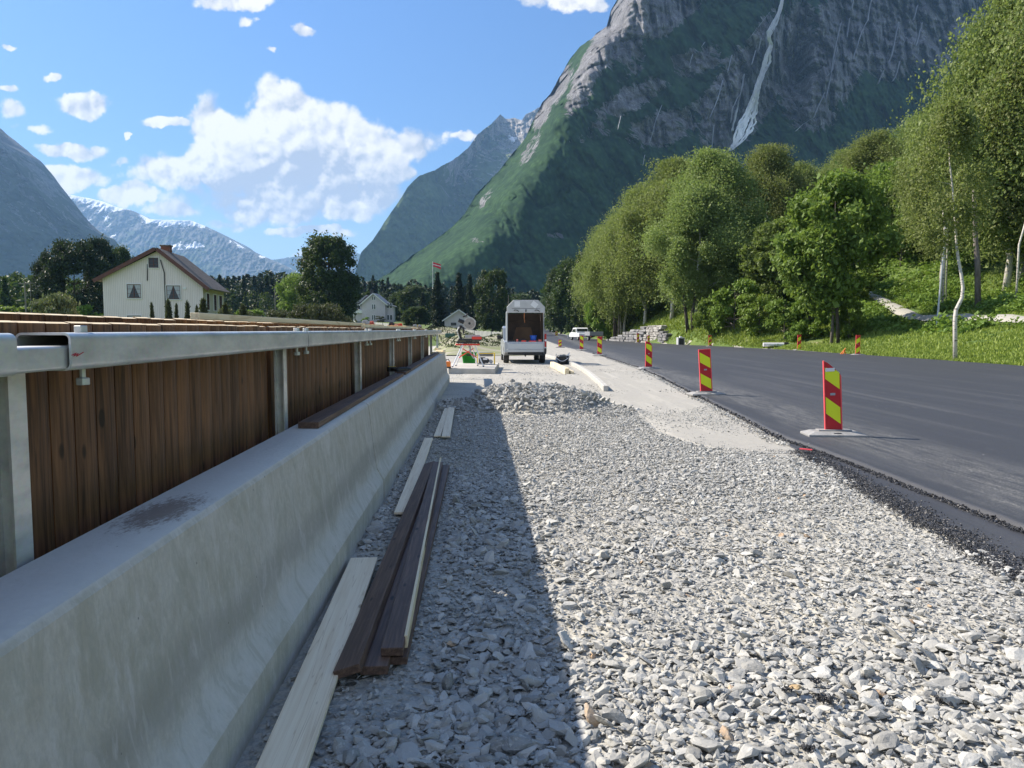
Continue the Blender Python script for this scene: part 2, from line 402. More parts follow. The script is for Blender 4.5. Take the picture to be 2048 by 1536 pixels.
sand_rows = [(9.05, 3.45, 3.72), (9.3, 2.75, 3.8), (9.9, 2.45, 3.9), (11.3, 2.2, LEx(11.3)+.1), (13, 2.25, LEx(13)+.15), (14.8, 2.2, LEx(14.8)+.15), (16.6, 1.9, LEx(16.6)+.15), (17.6, 1.2, LEx(17.6)+.15), (18.6, .2, LEx(18.6)+.15), (20, -.9, LEx(20)+.15), (22.5, -1.6, LEx(22.5)+.15), (30, -2.5, LEx(30)+.15), (60, -3, LEx(60)+.1), (100, 0, LEx(100))]
sheet('stone_dust_path', sand_rows, MSA, .006, .14)
# ------------------------------------------------------------------ asphalt
def asphalt_extra(nt, oc, col, p):
    n = noise(nt, oc, 160, 3, .8)
    c = cmix(nt, n.ramp(.35, .7), (.026, .029, .036), (.062, .066, .076))
    st = noise(nt, vop(nt, 'MULTIPLY', oc, (1.1, .055, 1)), 1.4, 6, .62, dist=.6)
    c = cmix(nt, st.ramp(.50, .72)*noise(nt, oc, 70, 4, .8).ramp(.40, .62)*.42, c, (.20, .20, .195))
    fl = noise(nt, vop(nt, 'MULTIPLY', oc, (3, .5, 1)), 2.2, 6, .7).ramp(.62, .72)
    c = cmix(nt, fl*.16, c, (.30, .30, .28))
    sp = voro(nt, oc, 2.6).sstep(.022, .03, 1, 0)
    c = cmix(nt, sp*.8, c, (.6, .6, .57))
    grain = noise(nt, oc, 55, 5, .8).ramp(.42, .62)
    # dust tracked on along the near edge
    sxp = nt.nodes.new('ShaderNodeSeparateXYZ'); nt.links.new(oc.v, sxp.inputs[0])
    x = NX(nt, sxp.outputs[0]); y = NX(nt, sxp.outputs[1])
    dust = (x-y*.035+(noise(nt, vop(nt, 'MULTIPLY', oc, (2, .25, 1)), 1.2, 5)-.5)*1.2)
    dd = dust.sstep(3.7, 4.3)*dust.sstep(4.5, 5.6, 1, 0)
    c = cmix(nt, dd*noise(nt, vop(nt, 'MULTIPLY', oc, (4, .5, 1)), 3, 6, .7).ramp(.35, .7)*grain*.9, c, (.30, .295, .27))
    b = nt.nodes.new('ShaderNodeBump'); b.inputs['Strength'].default_value = .35; b.inputs['Distance'].default_value = .006
    nt.links.new(noise(nt, oc, 190, 3, .7).v, b.inputs['Height']); nt.links.new(b.outputs[0], p.inputs['Normal'])
    return c
MAS = M('fresh_asphalt', (.05, .05, .05), rough=.62, spec=.5, extra=asphalt_extra)
ys = np.concatenate([np.arange(-6, 30, .15), np.arange(30, 160, 1.0), np.arange(160, 700, 4.0)])
ex = lambda y, a, s: a*fbm(y*2.6, y*0+s, o=5, s=s, g=.75)
def road_sheet(name, xl, xr, z, thick):
    f = np.concatenate([[0, .0005], np.linspace(.004, 1, 30)])
    X = xl[:, None]+(xr-xl)[:, None]*f; Y = np.repeat(ys_[:, None], len(f), 1)
    e = interp(ys_, EV)[:, None]; Zr = np.where(f[None] == 0, e-.02, e+z)+0*X
    Zr = Zr+.012*fbm(X*.5, Y*.2, o=2, s=4)*(f[None] > 0)
    return tag(add_mesh(name, np_mesh(name, np.stack([X, Y, Zr], -1).reshape(-1, 3), grid_faces(len(ys_), len(f)), MAS, smooth=True)), kind='structure')
# upper course: its near edge steps back in front of the last marker board
ue = lambda y: interp(y, LE)+interp(y, [(-6, .95), (4, .72), (6, .56), (8, .36), (9.4, .18), (10.3, .02), (12, 0), (700, 0)])
ys_ = ys; road_sheet('road', ue(ys)+ex(ys, .035, 31)*(ys < 60), interp(ys, RE), .064, .05)
ys_ = np.arange(-6, 11, .1); road_sheet('road_lower_course', interp(ys_, LE)+ex(ys_, .07, 47), ue(ys_)+.25, .018, .02)
# painted edge line on the far bend and a faint one along the road
MPW = M('road_paint', (.72, .72, .68), (.5, .5, .48), scale=6, rough=.7)
yl = np.arange(165, 560, 3.0)
for off, nm in ((-.45, RE), (.35, LE)):
    x = interp(yl, nm)+off; zz = interp(yl, EV)+.085
    X = np.stack([x-.12, x+.12], 1); Y = np.stack([yl, yl], 1)
    tag(add_mesh('road_line', np_mesh('road_line', np.stack([X, Y, np.stack([zz, zz], 1)], -1).reshape(-1, 3), grid_faces(len(yl), 2), MPW)), kind='structure')
# far verge of pale gravel
ys = np.concatenate([np.arange(20, 150, .8), np.arange(150, 460, 4.)])
x = interp(ys, RE); wv = interp(ys, [(20, .35), (45, .5), (58, .7), (66, 1.0), (90, 1.3), (110, .9), (160, .4), (460, .4)])
f = np.linspace(0, 1, 5); X = (x-.15)[:, None]+(wv+.15)[:, None]*f+.12*fbm(ys*1.3, ys*0, o=4, s=6)[:, None]*f; Y = np.repeat(ys[:, None], 5, 1)
Zv = np.maximum(terrain(X, Y), interp(Y, EV)-.05)+.05
tag(add_mesh('verge_gravel', np_mesh('verge_gravel', np.stack([X, Y, Zv], -1).reshape(-1, 3), grid_faces(len(ys), 5), MSA, smooth=True)), kind='structure')
# hillside path
pth = [(1640, 560, 84), (1700, 572, 74), (1740, 577, 68), (1800, 583, 60), (1860, 590, 54), (1950, 600, 49), (2048, 613, 44), (2200, 632, 38)]
pp = []
for px, py, Yp in pth:
    q = at(px, py, Yp); pp.append((q.x, q.y))
pp = np.array(pp); t = np.linspace(0, len(pp)-1, 80); PX = np.interp(t, range(len(pp)), pp[:, 0]); PY = np.interp(t, range(len(pp)), pp[:, 1])
X = np.stack([PX-.6, PX-.2, PX+.2, PX+.6], 1); Y = np.stack([PY]*4, 1)+np.array([[-.3, -.1, .1, .3]]); 
Zp = terrain(X, Y)+.14+.05*np.array([[-1, 1, 1, -1]])
tag(add_mesh('hillside_path', np_mesh('hillside_path', np.stack([X, Y, Zp], -1).reshape(-1, 3), grid_faces(80, 4), MSA, smooth=True)), kind='structure')
# track and bare earth beyond the parapet end
rows = [(45, -14, -3), (60, -13, -5), (75, -10, 0), (95, -12, 3), (120, -14, 0)]
MEA = M('bare_earth', (.30, .28, .21), (.20, .22, .10), scale=.6, rough=.95, bump=.4, bscale=8, lo=.42, hi=.6)
ysb = np.arange(44, 118, 1.0); xl = interp(ysb, [(44, -6), (60, -5.5), (80, -8), (118, -20)]); xr = interp(ysb, [(44, 2), (75, 3.5), (118, 5.0)])
f = np.linspace(0, 1, 16); X = xl[:, None]+(xr-xl)[:, None]*f; Y = np.repeat(ysb[:, None], 16, 1)
tag(add_mesh('dirt_track', np_mesh('dirt_track', np.stack([X, Y, terrain(X, Y)+.09], -1).reshape(-1, 3), grid_faces(len(ysb), 16), MEA, smooth=True)), kind='structure')

# ------------------------------------------------------------------ loose stones (nobody could count them)
rng = np.random.default_rng(7)
BSEG = [((452+600)/2, 1640, 728, 1120, .14), (802, 1029, 857, 878, .10), (890, 876, 902, 812, .15), (748, 1350, 873, 932, .15), (697, 1352, 861, 931, .12), (800, 1320, 885, 934, .12)]
BSEG = [(G(a, b, .03), G(c, d, .03), w_) for a, b, c, d, w_ in BSEG]
def off_boards(x, y, s):
    keep = np.ones(len(x), bool)
    for a, b, w_ in BSEG:
        d = b-a; L2 = d.x*d.x+d.y*d.y; t = np.clip(((x-a.x)*d.x+(y-a.y)*d.y)/L2, -.05, 1.05)
        keep &= ~((np.hypot(x-a.x-t*d.x, y-a.y-t*d.y) < w_+s*.6) & (s > .02))
    return keep
def rock_proto(level, k):
    bm = bmesh.new(); bmesh.ops.create_icosphere(bm, subdivisions=level, radius=1)
    v = np.array([x.co[:] for x in bm.verts]); fc = np.array([[x.index for x in q.verts] for q in bm.faces]); bm.free()
    r = np.random.default_rng(100+k)
    for i in range(9 if level > 1 else 4):
        n = r.normal(size=3); n /= np.linalg.norm(n); d = r.uniform(.35, .75)
        ex_ = np.maximum(v@n-d, 0); v = v-ex_[:, None]*n
    v = v*(1+.08*r.normal(size=(len(v), 1)))
    v = v*np.array([1.15, r.uniform(.55, .9), r.uniform(.24, .52)])
    return v, fc
PRO = {1: [rock_proto(1, k) for k in range(14)], 2: [rock_proto(2, k) for k in range(16)]}
def stones(name, pos, size, mat, level=1, tilt=.35, tintf=None, seed=0, kind='stuff', label=None, cat=None):
    if name == 'gravel': k_ = off_boards(pos[:, 0], pos[:, 1], size); pos, size = pos[k_], size[k_]
    r = np.random.default_rng(seed); n = len(pos); VV, FF, TT = [], [], []; base = 0
    which = r.integers(0, len(PRO[level]), n)
    az = r.uniform(0, 2*PI, n); ta = r.normal(0, tilt, n); tb = r.normal(0, tilt, n)
    tint = r.beta(2.2, 2.2, n) if tintf is None else tintf(r, n)
    for k, (v, fc) in enumerate(PRO[level]):
        id_ = np.nonzero(which == k)[0]
        if not len(id_): continue
        ca, sa = np.cos(az[id_]), np.sin(az[id_]); P = v[None]*size[id_, None, None]
        a, b = ta[id_][:, None], tb[id_][:, None]
        x, y, z = P[..., 0], P[..., 1], P[..., 2]
        y, z = y*np.cos(a)-z*np.sin(a), y*np.sin(a)+z*np.cos(a)
        x, z = x*np.cos(b)+z*np.sin(b), -x*np.sin(b)+z*np.cos(b)
        x, y = x*ca[:, None]-y*sa[:, None], x*sa[:, None]+y*ca[:, None]
        Q = np.stack([x, y, z], -1)+pos[id_][:, None]
        m = len(v); VV.append(Q.reshape(-1, 3)); FF.append((fc[None]+(base+np.arange(len(id_))*m)[:, None, None]).reshape(-1, 3))
        TT.append(np.repeat(tint[id_], m)); base += len(id_)*m
    me = np_mesh(name, np.concatenate(VV), np.concatenate(FF), mat, attrs={'tint': ('POINT', np.concatenate(TT))})
    o = add_mesh(name, me); tag(o, label, cat, kind=kind); return o
def stone_extra(nt, oc, col, p):
    t = attr(nt, 'tint')
    c = cmix(nt, t.ramp(0, .93), (.150, .156, .152), (.535, .535, .50))
    c = cmix(nt, t.sstep(.955, .97), c, (.46, .30, .16))
    n = noise(nt, vop(nt, 'MULTIPLY', oc, (1, 1, 2.2)), 38, 5, .7)
    c = cmix(nt, n.ramp(.32, .7)*.55, c, (.39, .38, .35))
    ve = noise(nt, vop(nt, 'MULTIPLY', oc, (1, .4, 3)), 30, 3, .5, dist=1.5).sstep(.62, .66)
    return cmix(nt, ve*.35, c, (.62, .61, .57))
MST = M('crushed_grey_rock', (.3, .3, .3), rough=.85, extra=stone_extra, bump=.5, bscale=55, bd=.01)
def in_sand(x, y):
    xl = interp(y, [(q[0], q[1]) for q in sand_rows]); return (y > 9.05) & (x > xl)
def scatter(n, y0, y1, pw=1.6, seed=1):
    r = np.random.default_rng(seed); y = y0+(y1-y0)*r.random(n)**pw
    xl = -.84-.0446*y; xr = interp(y, LE)+.02; x = xl+(xr-xl)*r.random(n)
    keep = ~in_sand(x, y); return x[keep], y[keep], r
x, y, r = scatter(62000, .9, 8.3, 1.05, 11); kp = r.random(len(x)) > sm(y, 5.8, 8.2); x, y = x[kp], y[kp]
left = sm(-U(x, y), -.9, .9)                        # coarser towards the parapet
s = np.clip(.0178*np.exp(r.normal(0, .50, len(x)))*(1+.45*left)*(1-.06*(y-2)), .008, .07)
dust = fbm(x*.8+3, y*.8, o=3, s=77)
s = s*np.where((dust > .12) & (y > 3.6), .72, 1); kp = ~((dust > .10) & (r.random(len(x)) < .35)); x, y, s = x[kp], y[kp], s[kp]
stones('gravel', np.stack([x, y, site_z(x, y)+s*.28+r.random(len(x))*.012], 1), s, MST, 2, seed=21)
r = np.random.default_rng(17); n = 2600; y = 2.0+6*r.random(n)**1.5; x = -.84-.0446*y+(3.9)*r.random(n)**1.7; k = x < interp(y, LE)-.1; x, y = x[k], y[k]; s = np.clip(.031*np.exp(r.normal(0, .35, len(x))), .02, .075)
stones('gravel', np.stack([x, y, site_z(x, y)+s*.22], 1), s, MST, 2, tilt=.22, seed=27)
x, y, r = scatter(105000, 5.6, 16.5, 1.1, 12); kp = r.random(len(x)) < sm(y, 5.6, 7.6); x, y = x[kp], y[kp]
s = np.clip(.0125*np.exp(r.normal(0, .42, len(x)))*(1+.25*sm(-U(x, y), -.9, .9)), .008, .045)
clear = (U(x, y) < .2) & (y > 8.2) & (y < 12.6) & (r.random(len(x)) < .72)          # trodden dust in the shade
s = np.where(clear, s*.5, s)
stones('gravel', np.stack([x, y, site_z(x, y)+s*.3+r.random(len(x))*.006], 1), s, MST, 1, seed=22)
r = np.random.default_rng(44); n = 26000; yy_ = 9.2+24*r.random(n)**1.7; xl = interp(yy_, [(q[0], q[1]) for q in sand_rows]); xr = interp(yy_, LE); x = xl+(xr-xl)*r.random(n)
k = fbm(x*.9, yy_*.6, o=4, s=91) > r.random(n)*.5-.12; x, yy_ = x[k], yy_[k]; s = np.clip(.0065*np.exp(r.normal(0, .45, len(x)))*(1+.03*yy_), .004, .03)
stones('gravel', np.stack([x, yy_, site_z(x, yy_)+.006+s*.3], 1), s, MST, 1, seed=45)
# heap of crushed rock
r = np.random.default_rng(5); n = 5200
x = .5+1.75*r.normal(0, .55, n); y = 14.6+1.25*r.normal(0, .55, n)
hz = site_z(x, y); keep = (hz > .03)&(U(x,y)>-.8); x, y, hz = x[keep], y[keep], hz[keep]
s = np.clip(.042*np.exp(r.normal(0, .38, len(x))), .018, .12)
s = s*np.where((x > .75) & (y < 14.6) & (r.random(len(x)) < .75), .38, 1)
pile = stones('rubble_heap', np.stack([x, y, hz+s*.35], 1), s, MST, 2, tilt=.6, seed=23)
r = np.random.default_rng(6); n = 420; x = -1.15+.75*r.normal(0, .5, n)+.2; y = 14.6+r.normal(0, .55, n)
keep = U(x, y) > -.78; x, y = x[keep], y[keep]; s = np.clip(.045*np.exp(r.normal(0, .35, len(x))), .02, .1)
stones('rubble_heap', np.stack([x, y, site_z(x, y)+s*.35], 1), s, MST, 2, tilt=.5, seed=24)
# the few big stones that stand out
bigs = [(1276, 1075, .050, .98, 'upright pale stone standing on the sunlit gravel'), (1070, 1060, .030, .9, 'small pale stone at the shadow edge'), (655, 1478, .085, .55, 'broad grey stone beside the near pale plank end'), (700, 1495, .08, .3, None)]
# asphalt crumbs along the torn edges
def crumb_extra(nt, oc, col, p):
    t = attr(nt, 'tint'); return cmix(nt, t.ramp(0, 1), (.012, .013, .015), (.05, .052, .058))
MCR = M('asphalt_crumb', (.02, .02, .02), rough=.5, extra=crumb_extra, spec=.6)
def band(n, xf, wd, y0, y1, s0, seed, zf, pw=1.3):
    r = np.random.default_rng(seed); y = y0+(y1-y0)*r.random(n)**pw; x = xf(y)+wd*r.normal(0, .42, n)
    s = s0*np.exp(r.normal(0, .35, n)); return np.stack([x, y, zf(x)+s*.3+.012*r.random(n)], 1), s
p1, s1 = band(26000, lambda y: interp(y, LE)+ex(y, .07, 47)+.05, .19, 3, 9.4, .0075, 31, lambda x: .010+0*x)
p2, s2 = band(5200, lambda y: ue(y)+ex(y, .035, 31)-.02, .065, 3, 10.6, .0085, 32, lambda x: .026+0*x)
p3, s3 = band(5200, lambda y: ue(y)+ex(y, .035, 31)-.02, .07, 10.2, 48, .017, 33, lambda x: .02+0*x, 1.0)
stones('asphalt_crumbs', np.concatenate([p1, p2, p3]), np.concatenate([s1, s2, s3]), MCR, 1, tilt=.8, seed=34)
p3, s3 = band(3000, lambda y: ue(y)-.16, .12, 9.8, 40, .016, 35, lambda x: .01+0*x, 1.1)
stones('gravel', p3, s3, MST, 1, tilt=.8, seed=36)
# ------------------------------------------------------------------ parapet: concrete elements, steel rail, noise screen
ROT = math.atan(.0446)                              # the parapet runs slightly left of straight ahead
def W(u, y, z): return Vector((u-.0446*y, y, z))    # parapet coordinates to world
WM = Matrix(((1, -.0446, 0, 0), (0, 1, 0, 0), (0, 0, 1, 0), (0, 0, 0, 1)))
def conc_extra(nt, oc, col, p):
    s = nt.nodes.new('ShaderNodeSeparateXYZ'); nt.links.new(oc.v, s.inputs[0]); x, y, z = (NX(nt, s.outputs[i]) for i in range(3))
    big = noise(nt, vop(nt, 'MULTIPLY', oc, (1, 1, 1.5)), 1.6, 5, .6, .5); mid = noise(nt, vop(nt, 'MULTIPLY', oc, (1, 1, .55)), 14, 5, .65); fine = noise(nt, vop(nt, 'MULTIPLY', oc, (1, 1, .6)), 60, 4, .7)
    c = cmix(nt, big.ramp(.38, .62), (.50, .46, .37), (.60, .56, .49))
    c = cmix(nt, mid.ramp(.40, .62)*.6, c, (.64, .615, .55))
    c = cmix(nt, fine.ramp(.35, .65)*.35, c, (.33, .32, .28))
    low = z+(noise(nt, vop(nt, 'MULTIPLY', oc, (1, .8, 1)), 2.2, 5, .6)-.5)*.22        # darker band above, paler band along the ledge
    c = cmix(nt, low.sstep(.33, .40)*low.sstep(.46, .56, 1, 0)*.45, c, (.30, .28, .245))
    c = cmix(nt, low.sstep(.16, .22)*low.sstep(.27, .34, 1, 0)*.55, c, (.62, .61, .57))
    st = noise(nt, vop(nt, 'MULTIPLY', oc, (1, 1, .12)), 26, 4, .6).sstep(.60, .72)
    c = cmix(nt, st*.40, c, (.68, .66, .60))
    ml = noise(nt, vop(nt, 'MULTIPLY', oc, (1, 1.4, .7)), 5, 6, .72, .8)
    c = cmix(nt, ml.sstep(.50, .60)*.35, c, (.36, .35, .275)); c = cmix(nt, ml.sstep(.46, .38)*.35, c, (.68, .64, .60))
    dirt = (z+noise(nt, oc, 6, 5, .7)*.12).sstep(.14, .05); c = cmix(nt, dirt*.5, c, (.40, .38, .33))
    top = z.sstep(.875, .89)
    c = cmix(nt, top*.8, c, (.60, .59, .56))  # top face coloured paler to stand for the sky reflected on it
    sp = vop(nt, 'LENGTH', vop(nt, 'MULTIPLY', vop(nt, 'SUBTRACT', oc, (-1.26, 2.62, .9)), (5.2, 2.0, 1)))
    c = cmix(nt, (sp+(noise(nt, vop(nt, 'MULTIPLY', oc, (3, 1, 1)), 22, 5, .8)-.5)*1.6).sstep(.25, .62, 1, 0)*.75*top, c, (.15, .095, .065))
    pt = voro(nt, oc, 9, rnd=1).sstep(.035, .05, 1, 0)
    c = cmix(nt, pt*.6, c, (.10, .10, .09))
    return c
MCO = M('cast_concrete', (.4, .4, .38), rough=.88, extra=conc_extra, bump=.6, bscale=34, bd=.008, bstretch=(1, 1, .5))
prof = [(-.87, -.08), (-.872, .185), (-.932, .290)]+[(-.932-.069*t, .290+.55*t) for t in (.25, .5, .75, 1)]+[(-1.004, .866), (-1.018, .886), (-1.04, .897), (-1.16, .9), (-1.262, .9), (-1.278, .888), (-1.29, -.1)]
def parapet(y0, y1, label, ch0=False, ch1=False):
    mb = MB(); yy = [y0, y0+.012]+list(np.arange(y0+.3, y1-.2, .3))+[y1-.012, y1]; rings = []
    cx = sum(p[0] for p in prof)/len(prof)
    for i, y in enumerate(yy):
        k = 1 if 0 < i < len(yy)-1 else .972
        rg = []
        for (u, z) in prof:
            du = .003*float(vnoise(y*1.3, z*4, u, 3))
            low = ((ch0 and i < 2) or (ch1 and i >= len(yy)-2)) and z < .2 and u > -.9
            rg.append(W(cx+(u-cx)*k+du-(.05 if low and i in (0, len(yy)-1) else 0), y+(0), z if z < 0 else z*(.997 if k < 1 else 1)))
        rings.append(rg)
    mb.loft(rings)
    o = mb.build('concrete_barrier', MCO); tag(o, label, 'barrier', 'precast barrier elements in a line')
    for p in o.data.polygons: p.use_smooth = abs(p.normal.y) < .5
    o.data.set_sharp_from_angle(angle=R_(28)) if hasattr(o.data, 'set_sharp_from_angle') else None
    return o
parapet(-3.0, 6.655, 'long grey concrete barrier element nearest the viewer, dark smudge on its top')
parapet(6.685, 14.2, 'middle concrete barrier element beyond the open vertical joint', ch0=True)
parapet(14.206, 21.9, 'farthest concrete barrier element ending beside the saw slab')
def galv_extra(nt, oc, col, p):
    b = noise(nt, vop(nt, 'MULTIPLY', oc, (1, .35, 1)), 9, 5, .65); v = voro(nt, vop(nt, 'ADD', oc, (0, 0, 0)), 60, out='Color')
    c = cmix(nt, b.ramp(.35, .65), (.52, .53, .51), (.76, .76, .72)); c = cmix(nt, .05, c, v, 'OVERLAY')
    r = noise(nt, vop(nt, 'MULTIPLY', oc, (1, .3, 1)), 14, 4).ramp(.3, .7, .28, .5); nt.links.new(r.v, p.inputs['Roughness'])
    return c
MGV = M('galvanised_steel', (.5, .52, .52), rough=.38, metal=.45, extra=galv_extra, bump=.12, bscale=30, bd=.003)
MDK = M('dark_void', (.02, .02, .022), rough=.8)
rail = empty('steel_handrail', W(-1.28, 4, 0), 0, 'galvanised box-section handrail bolted on posts above the concrete barrier', 'handrail')
def rl(mb, name, mat, **k):
    o = mb.build(name, mat, rail, **k); o.location = -rail.location; return o
POSTY = [2.065, 4.93, 8.1, 11.25, 14.25, 17.35, 20.5, 23.6]
joints = [2.17, 5.22, 8.38, 11.5, 14.4, 17.5, 20.65]
RU, RZ, RW, RH = -1.28, 1.486, .165, .112
def tube_sec(y0, y1, w, h, r, th, name, mat=MGV):
    mb = MB(); o = rrect(w, h, r, 5); i = rrect(w-2*th, h-2*th, max(r-th, .004), 5)
    mk = lambda pr, y: [W(RU+p[0], y, RZ+p[1]) for p in pr]
    mb.loft([mk(i, y0), mk(o, y0), mk(o, y1), mk(i, y1), mk(i, y0)], caps=False)
    return rl(mb, name, mat, smooth=False)
for a, b in [(-3, joints[0]-.25)]+[(joints[i]+.005, joints[i+1]-.02-(0 if i else 0)) for i in range(len(joints)-1)]+[(joints[-1]+.005, 24.0)]:
    o = tube_sec(a, b, RW, RH, .020, .007, 'rail_section')
    o.data.polygons.foreach_set('use_smooth', [True]*len(o.data.polygons))
    o.data.set_sharp_from_angle(angle=R_(30))
for j in joints:                                    # inner sleeve visible in each joint, lower than the tube
    mb = MB(); mb.loft([[W(RU-.004+p[0], y, RZ-.017+p[1]) for p in rrect(RW-.022, RH-.042, .010)] for y in (j-.42, j+.4)])
    rl(mb, 'sleeve', MGV)
def hexp(r): return [(r*math.cos(R_(60*k)), r*math.sin(R_(60*k))) for k in range(6)]
for j in joints:
    for dy in ((.15,) if j == joints[0] else (-.16, .11)):
        c = W(RU+.035, j+dy, 0); zt, zb = RZ+RH/2, RZ-RH/2
        rg = lambda r, z: [(c.x+p[0], c.y+p[1], z) for p in hexp(r)]
        mb = MB(); mb.loft([rg(.021, zt+.022), rg(.021, zt-.001), rg(.010, zt-.001), rg(.010, zb-.030), rg(.022, zb-.030), rg(.022, zb-.052)])
        rl(mb, 'bolt', MGV, bevel=.002)
for i, y in enumerate(POSTY):
    mb = MB(); w_ = .035
    u0, u1 = -1.357, -1.293; zt = RZ-RH/2
    zb = .2 if y < 22 else -.02
    mb.box(u1-.008, u1, y-.04, y+.04, zb, zt, M=WM); mb.box(u0, u0+.008, y-.04, y+.04, zb, zt, M=WM)
    mb.box(u0+.008, u1-.008, y-.0035, y+.0035, zb, zt, M=WM)
    if i == 0: mb.box(-1.60, -1.39, y-.012, y+.0, zb, zt, M=WM)
    rl(mb, 'post', MGV)
# red pen mark on the first tube
MRD = M('red_marker', (.55, .04, .05), rough=.6)
mb = MB(); q = [(2.175, 1.480), (2.20, 1.486), (2.185, 1.477), (2.21, 1.484), (2.20, 1.476), (2.24, 1.487)]
mb.tube([W(RU+RW/2+.001, a, b-.004) for a, b in q], .0013, 4); rl(mb, 'pen_mark', MRD)
# timber screen
def dark_wood(nt, oc, col, p, a=(.058, .026, .013), b=(.245, .115, .052), ax='z'):
    st = {'z': (16, 16, .8), 'y': (16, .5, 16)}[ax]
    g1 = noise(nt, vop(nt, 'MULTIPLY', oc, st), 4, 6, .6, .4)
    t = attr(nt, 'tint')
    c = cmix(nt, (g1+(t-.5)*.22).ramp(.32, .70), a, b)
    kn = voro(nt, vop(nt, 'MULTIPLY', oc, (8, 8, 3) if ax == 'z' else (8, 2.5, 8)), 1.1).sstep(.10, .15, 1, 0)
    return cmix(nt, kn*.8, c, (.008, .005, .004))
MDW = M('brown_stained_boarding', (.05, .03, .02), rough=.55, extra=dark_wood, bump=.3, bscale=12, bstretch=(3, 3, .3), bd=.005, spec=.4)
MEG = M('pale_board_top', (.62, .50, .32), (.72, .60, .40), scale=8, rough=.7)  # pale tone of the cut tops paints in the screen's lit rim
scr = empty('noise_screen', W(-1.5, 10, 0), 0, 'tall brown stained timber screen of upright boards behind the concrete barrier', 'timber screen')
def boards(y0, y1, u, z0, z1f, name, pitch=.146, face=1):
    """upright boards, each with a rounded face towards the viewer; the cut tops are pale and slanted to imitate a lit rim"""
    mb = MB(); tints = []; y = y0; k = 0; r = random.Random(int(y0*100+u*1000))
    while y < y1-.02:
        y2 = min(y+pitch, y1); n = 6; tt = r.random(); zt = z1f(y)+r.uniform(-.003, .003)
        front = [(u+face*(.0+.019*math.sin(PI*i/n)**.8), y+.004+(y2-y-.008)*i/n) for i in range(n+1)]
        back = [(u-face*.022, y2-.0015), (u-face*.022, y+.0015)]
        ring = front+back; b = len(mb.v)
        for z in (z0, zt):
            for q_, (uu, yy) in enumerate(ring): mb.v.append(tuple(W(uu, yy, z-(.006 if z == zt and q_ < len(front) else 0))))
        m = len(ring)
        for i in range(m):
            j = (i+1) % m; mb.f.append((b+i, b+j, b+m+j, b+m+i)); mb.m.append(0)
        mb.f.append(tuple(b+m+i for i in range(m))); mb.m.append(1)
        mb.f.append(tuple(b+i for i in range(m-1, -1, -1))); mb.m.append(0)
        tints += [tt]*(2*m); y = y2
    o = mb.build(name, [MDW, MEG], scr); o.location = -scr.location
    a = o.data.attributes.new('tint', 'FLOAT', 'POINT'); a.data.foreach_set('value', tints)
    return o
for i in range(len(POSTY)-2):
    a, b = POSTY[i]+.05, POSTY[i+1]-.055
    z0 = .72 if i != 1 else .80
    boards(a, b, -1.405, z0, lambda y: 1.578, 'board_panel')
for a, b in ((-3, 2.0), (2.0, 5.2), (5.2, 9.0), (9, 13), (13, 17), (17, 20.9)):
    boards(a, b, -1.60, .2, lambda y: 1.612-.0005*y, 'rear_board_panel', .148)
# frame members between the two layers
MOR = M('stained_beam', (.30, .13, .04), (.42, .20, .07), scale=5, rough=.6, stretch=(1, 3, 1))
for y in (2.03, 5.15, 8.2, 11.4, 14.4, 17.5):
    mb = MB(); mb.box(-1.575, -1.435, y-.024, y+.024, .3, 1.575 if y > 3 else 1.60, M=WM); o = mb.build('frame_post', [MOR], scr); o.location = -scr.location
mb = MB(); mb.box(-1.575, -1.44, -3, 2.0, 1.44, 1.525, M=WM); o = mb.build('frame_rail', [MOR], scr); o.location = -scr.location
# lengths of pale batten lying along the top of the screen
def light_wood(nt, oc, col, p, L=(.86, .74, .50), D=(.70, .54, .30)):
    g1 = noise(nt, vop(nt, 'MULTIPLY', oc, (14, .45, 14)), 3, 6, .6, .5)
    c = cmix(nt, g1.ramp(.42, .72)*.8, L, D)
    w_ = noise(nt, vop(nt, 'MULTIPLY', oc, (9, .22, 1)), 2.2, 2, .4, 2.2).sstep(.49, .51)
    w2 = noise(nt, vop(nt, 'MULTIPLY', oc, (9, .22, 1)), 2.2, 2, .4, 2.2).sstep(.505, .525, 1, 0)
    c = cmix(nt, w_*w2*.55, c, (.48, .33, .18))
    kn = voro(nt, vop(nt, 'MULTIPLY', oc, (7, 2.6, 1)), 1.3).sstep(.07, .11, 1, 0)
    return cmix(nt, kn*.7, c, (.30, .20, .12))
MLW = M('pale_planed_spruce', (.7, .6, .4), rough=.6, extra=light_wood)
def whitewood(nt, oc, col, p): return light_wood(nt, oc, col, p, (.88, .76, .56), (.72, .57, .38))
MWW = M('raw_spruce_board', (.7, .6, .5), rough=.65, extra=whitewood)
def lay(name, a, b, wdt, th, mat, label, cat='plank', group=None, roll=0, bevel=.002, sec=None):
    """a board from a to b (centres of its underside), local Y along its length"""
    a, b = Vector(a), Vector(b); d = b-a; L = d.length
    yaw = math.atan2(-d.x, d.y); pit = math.asin(d.z/L)
    mb = MB(); mb.box(-wdt/2, wdt/2, 0, L, 0, th, m=0)
    o = mb.build(name, mat if isinstance(mat, list) else [mat], bevel=bevel)
    o.matrix_world = Matrix.Translation(a)@Matrix.Rotation(yaw, 4, 'Z')@Matrix.Rotation(pit, 4, 'X')@Matrix.Rotation(roll, 4, 'Y')
    tag(o, label, cat, group); return o
GB = 'battens on top of the screen'
lay('batten', W(-1.51, 3.95, 1.606), W(-1.50, 9.6, 1.602), .048, .036, MLW, 'long pale batten on top of the timber screen, nearest one', 'batten', GB)
lay('batten', W(-1.62, 5.9, 1.61), W(-1.61, 12.4, 1.606), .045, .03, MLW, 'pale batten lying on the rear boards behind the nearest batten', 'batten', GB)
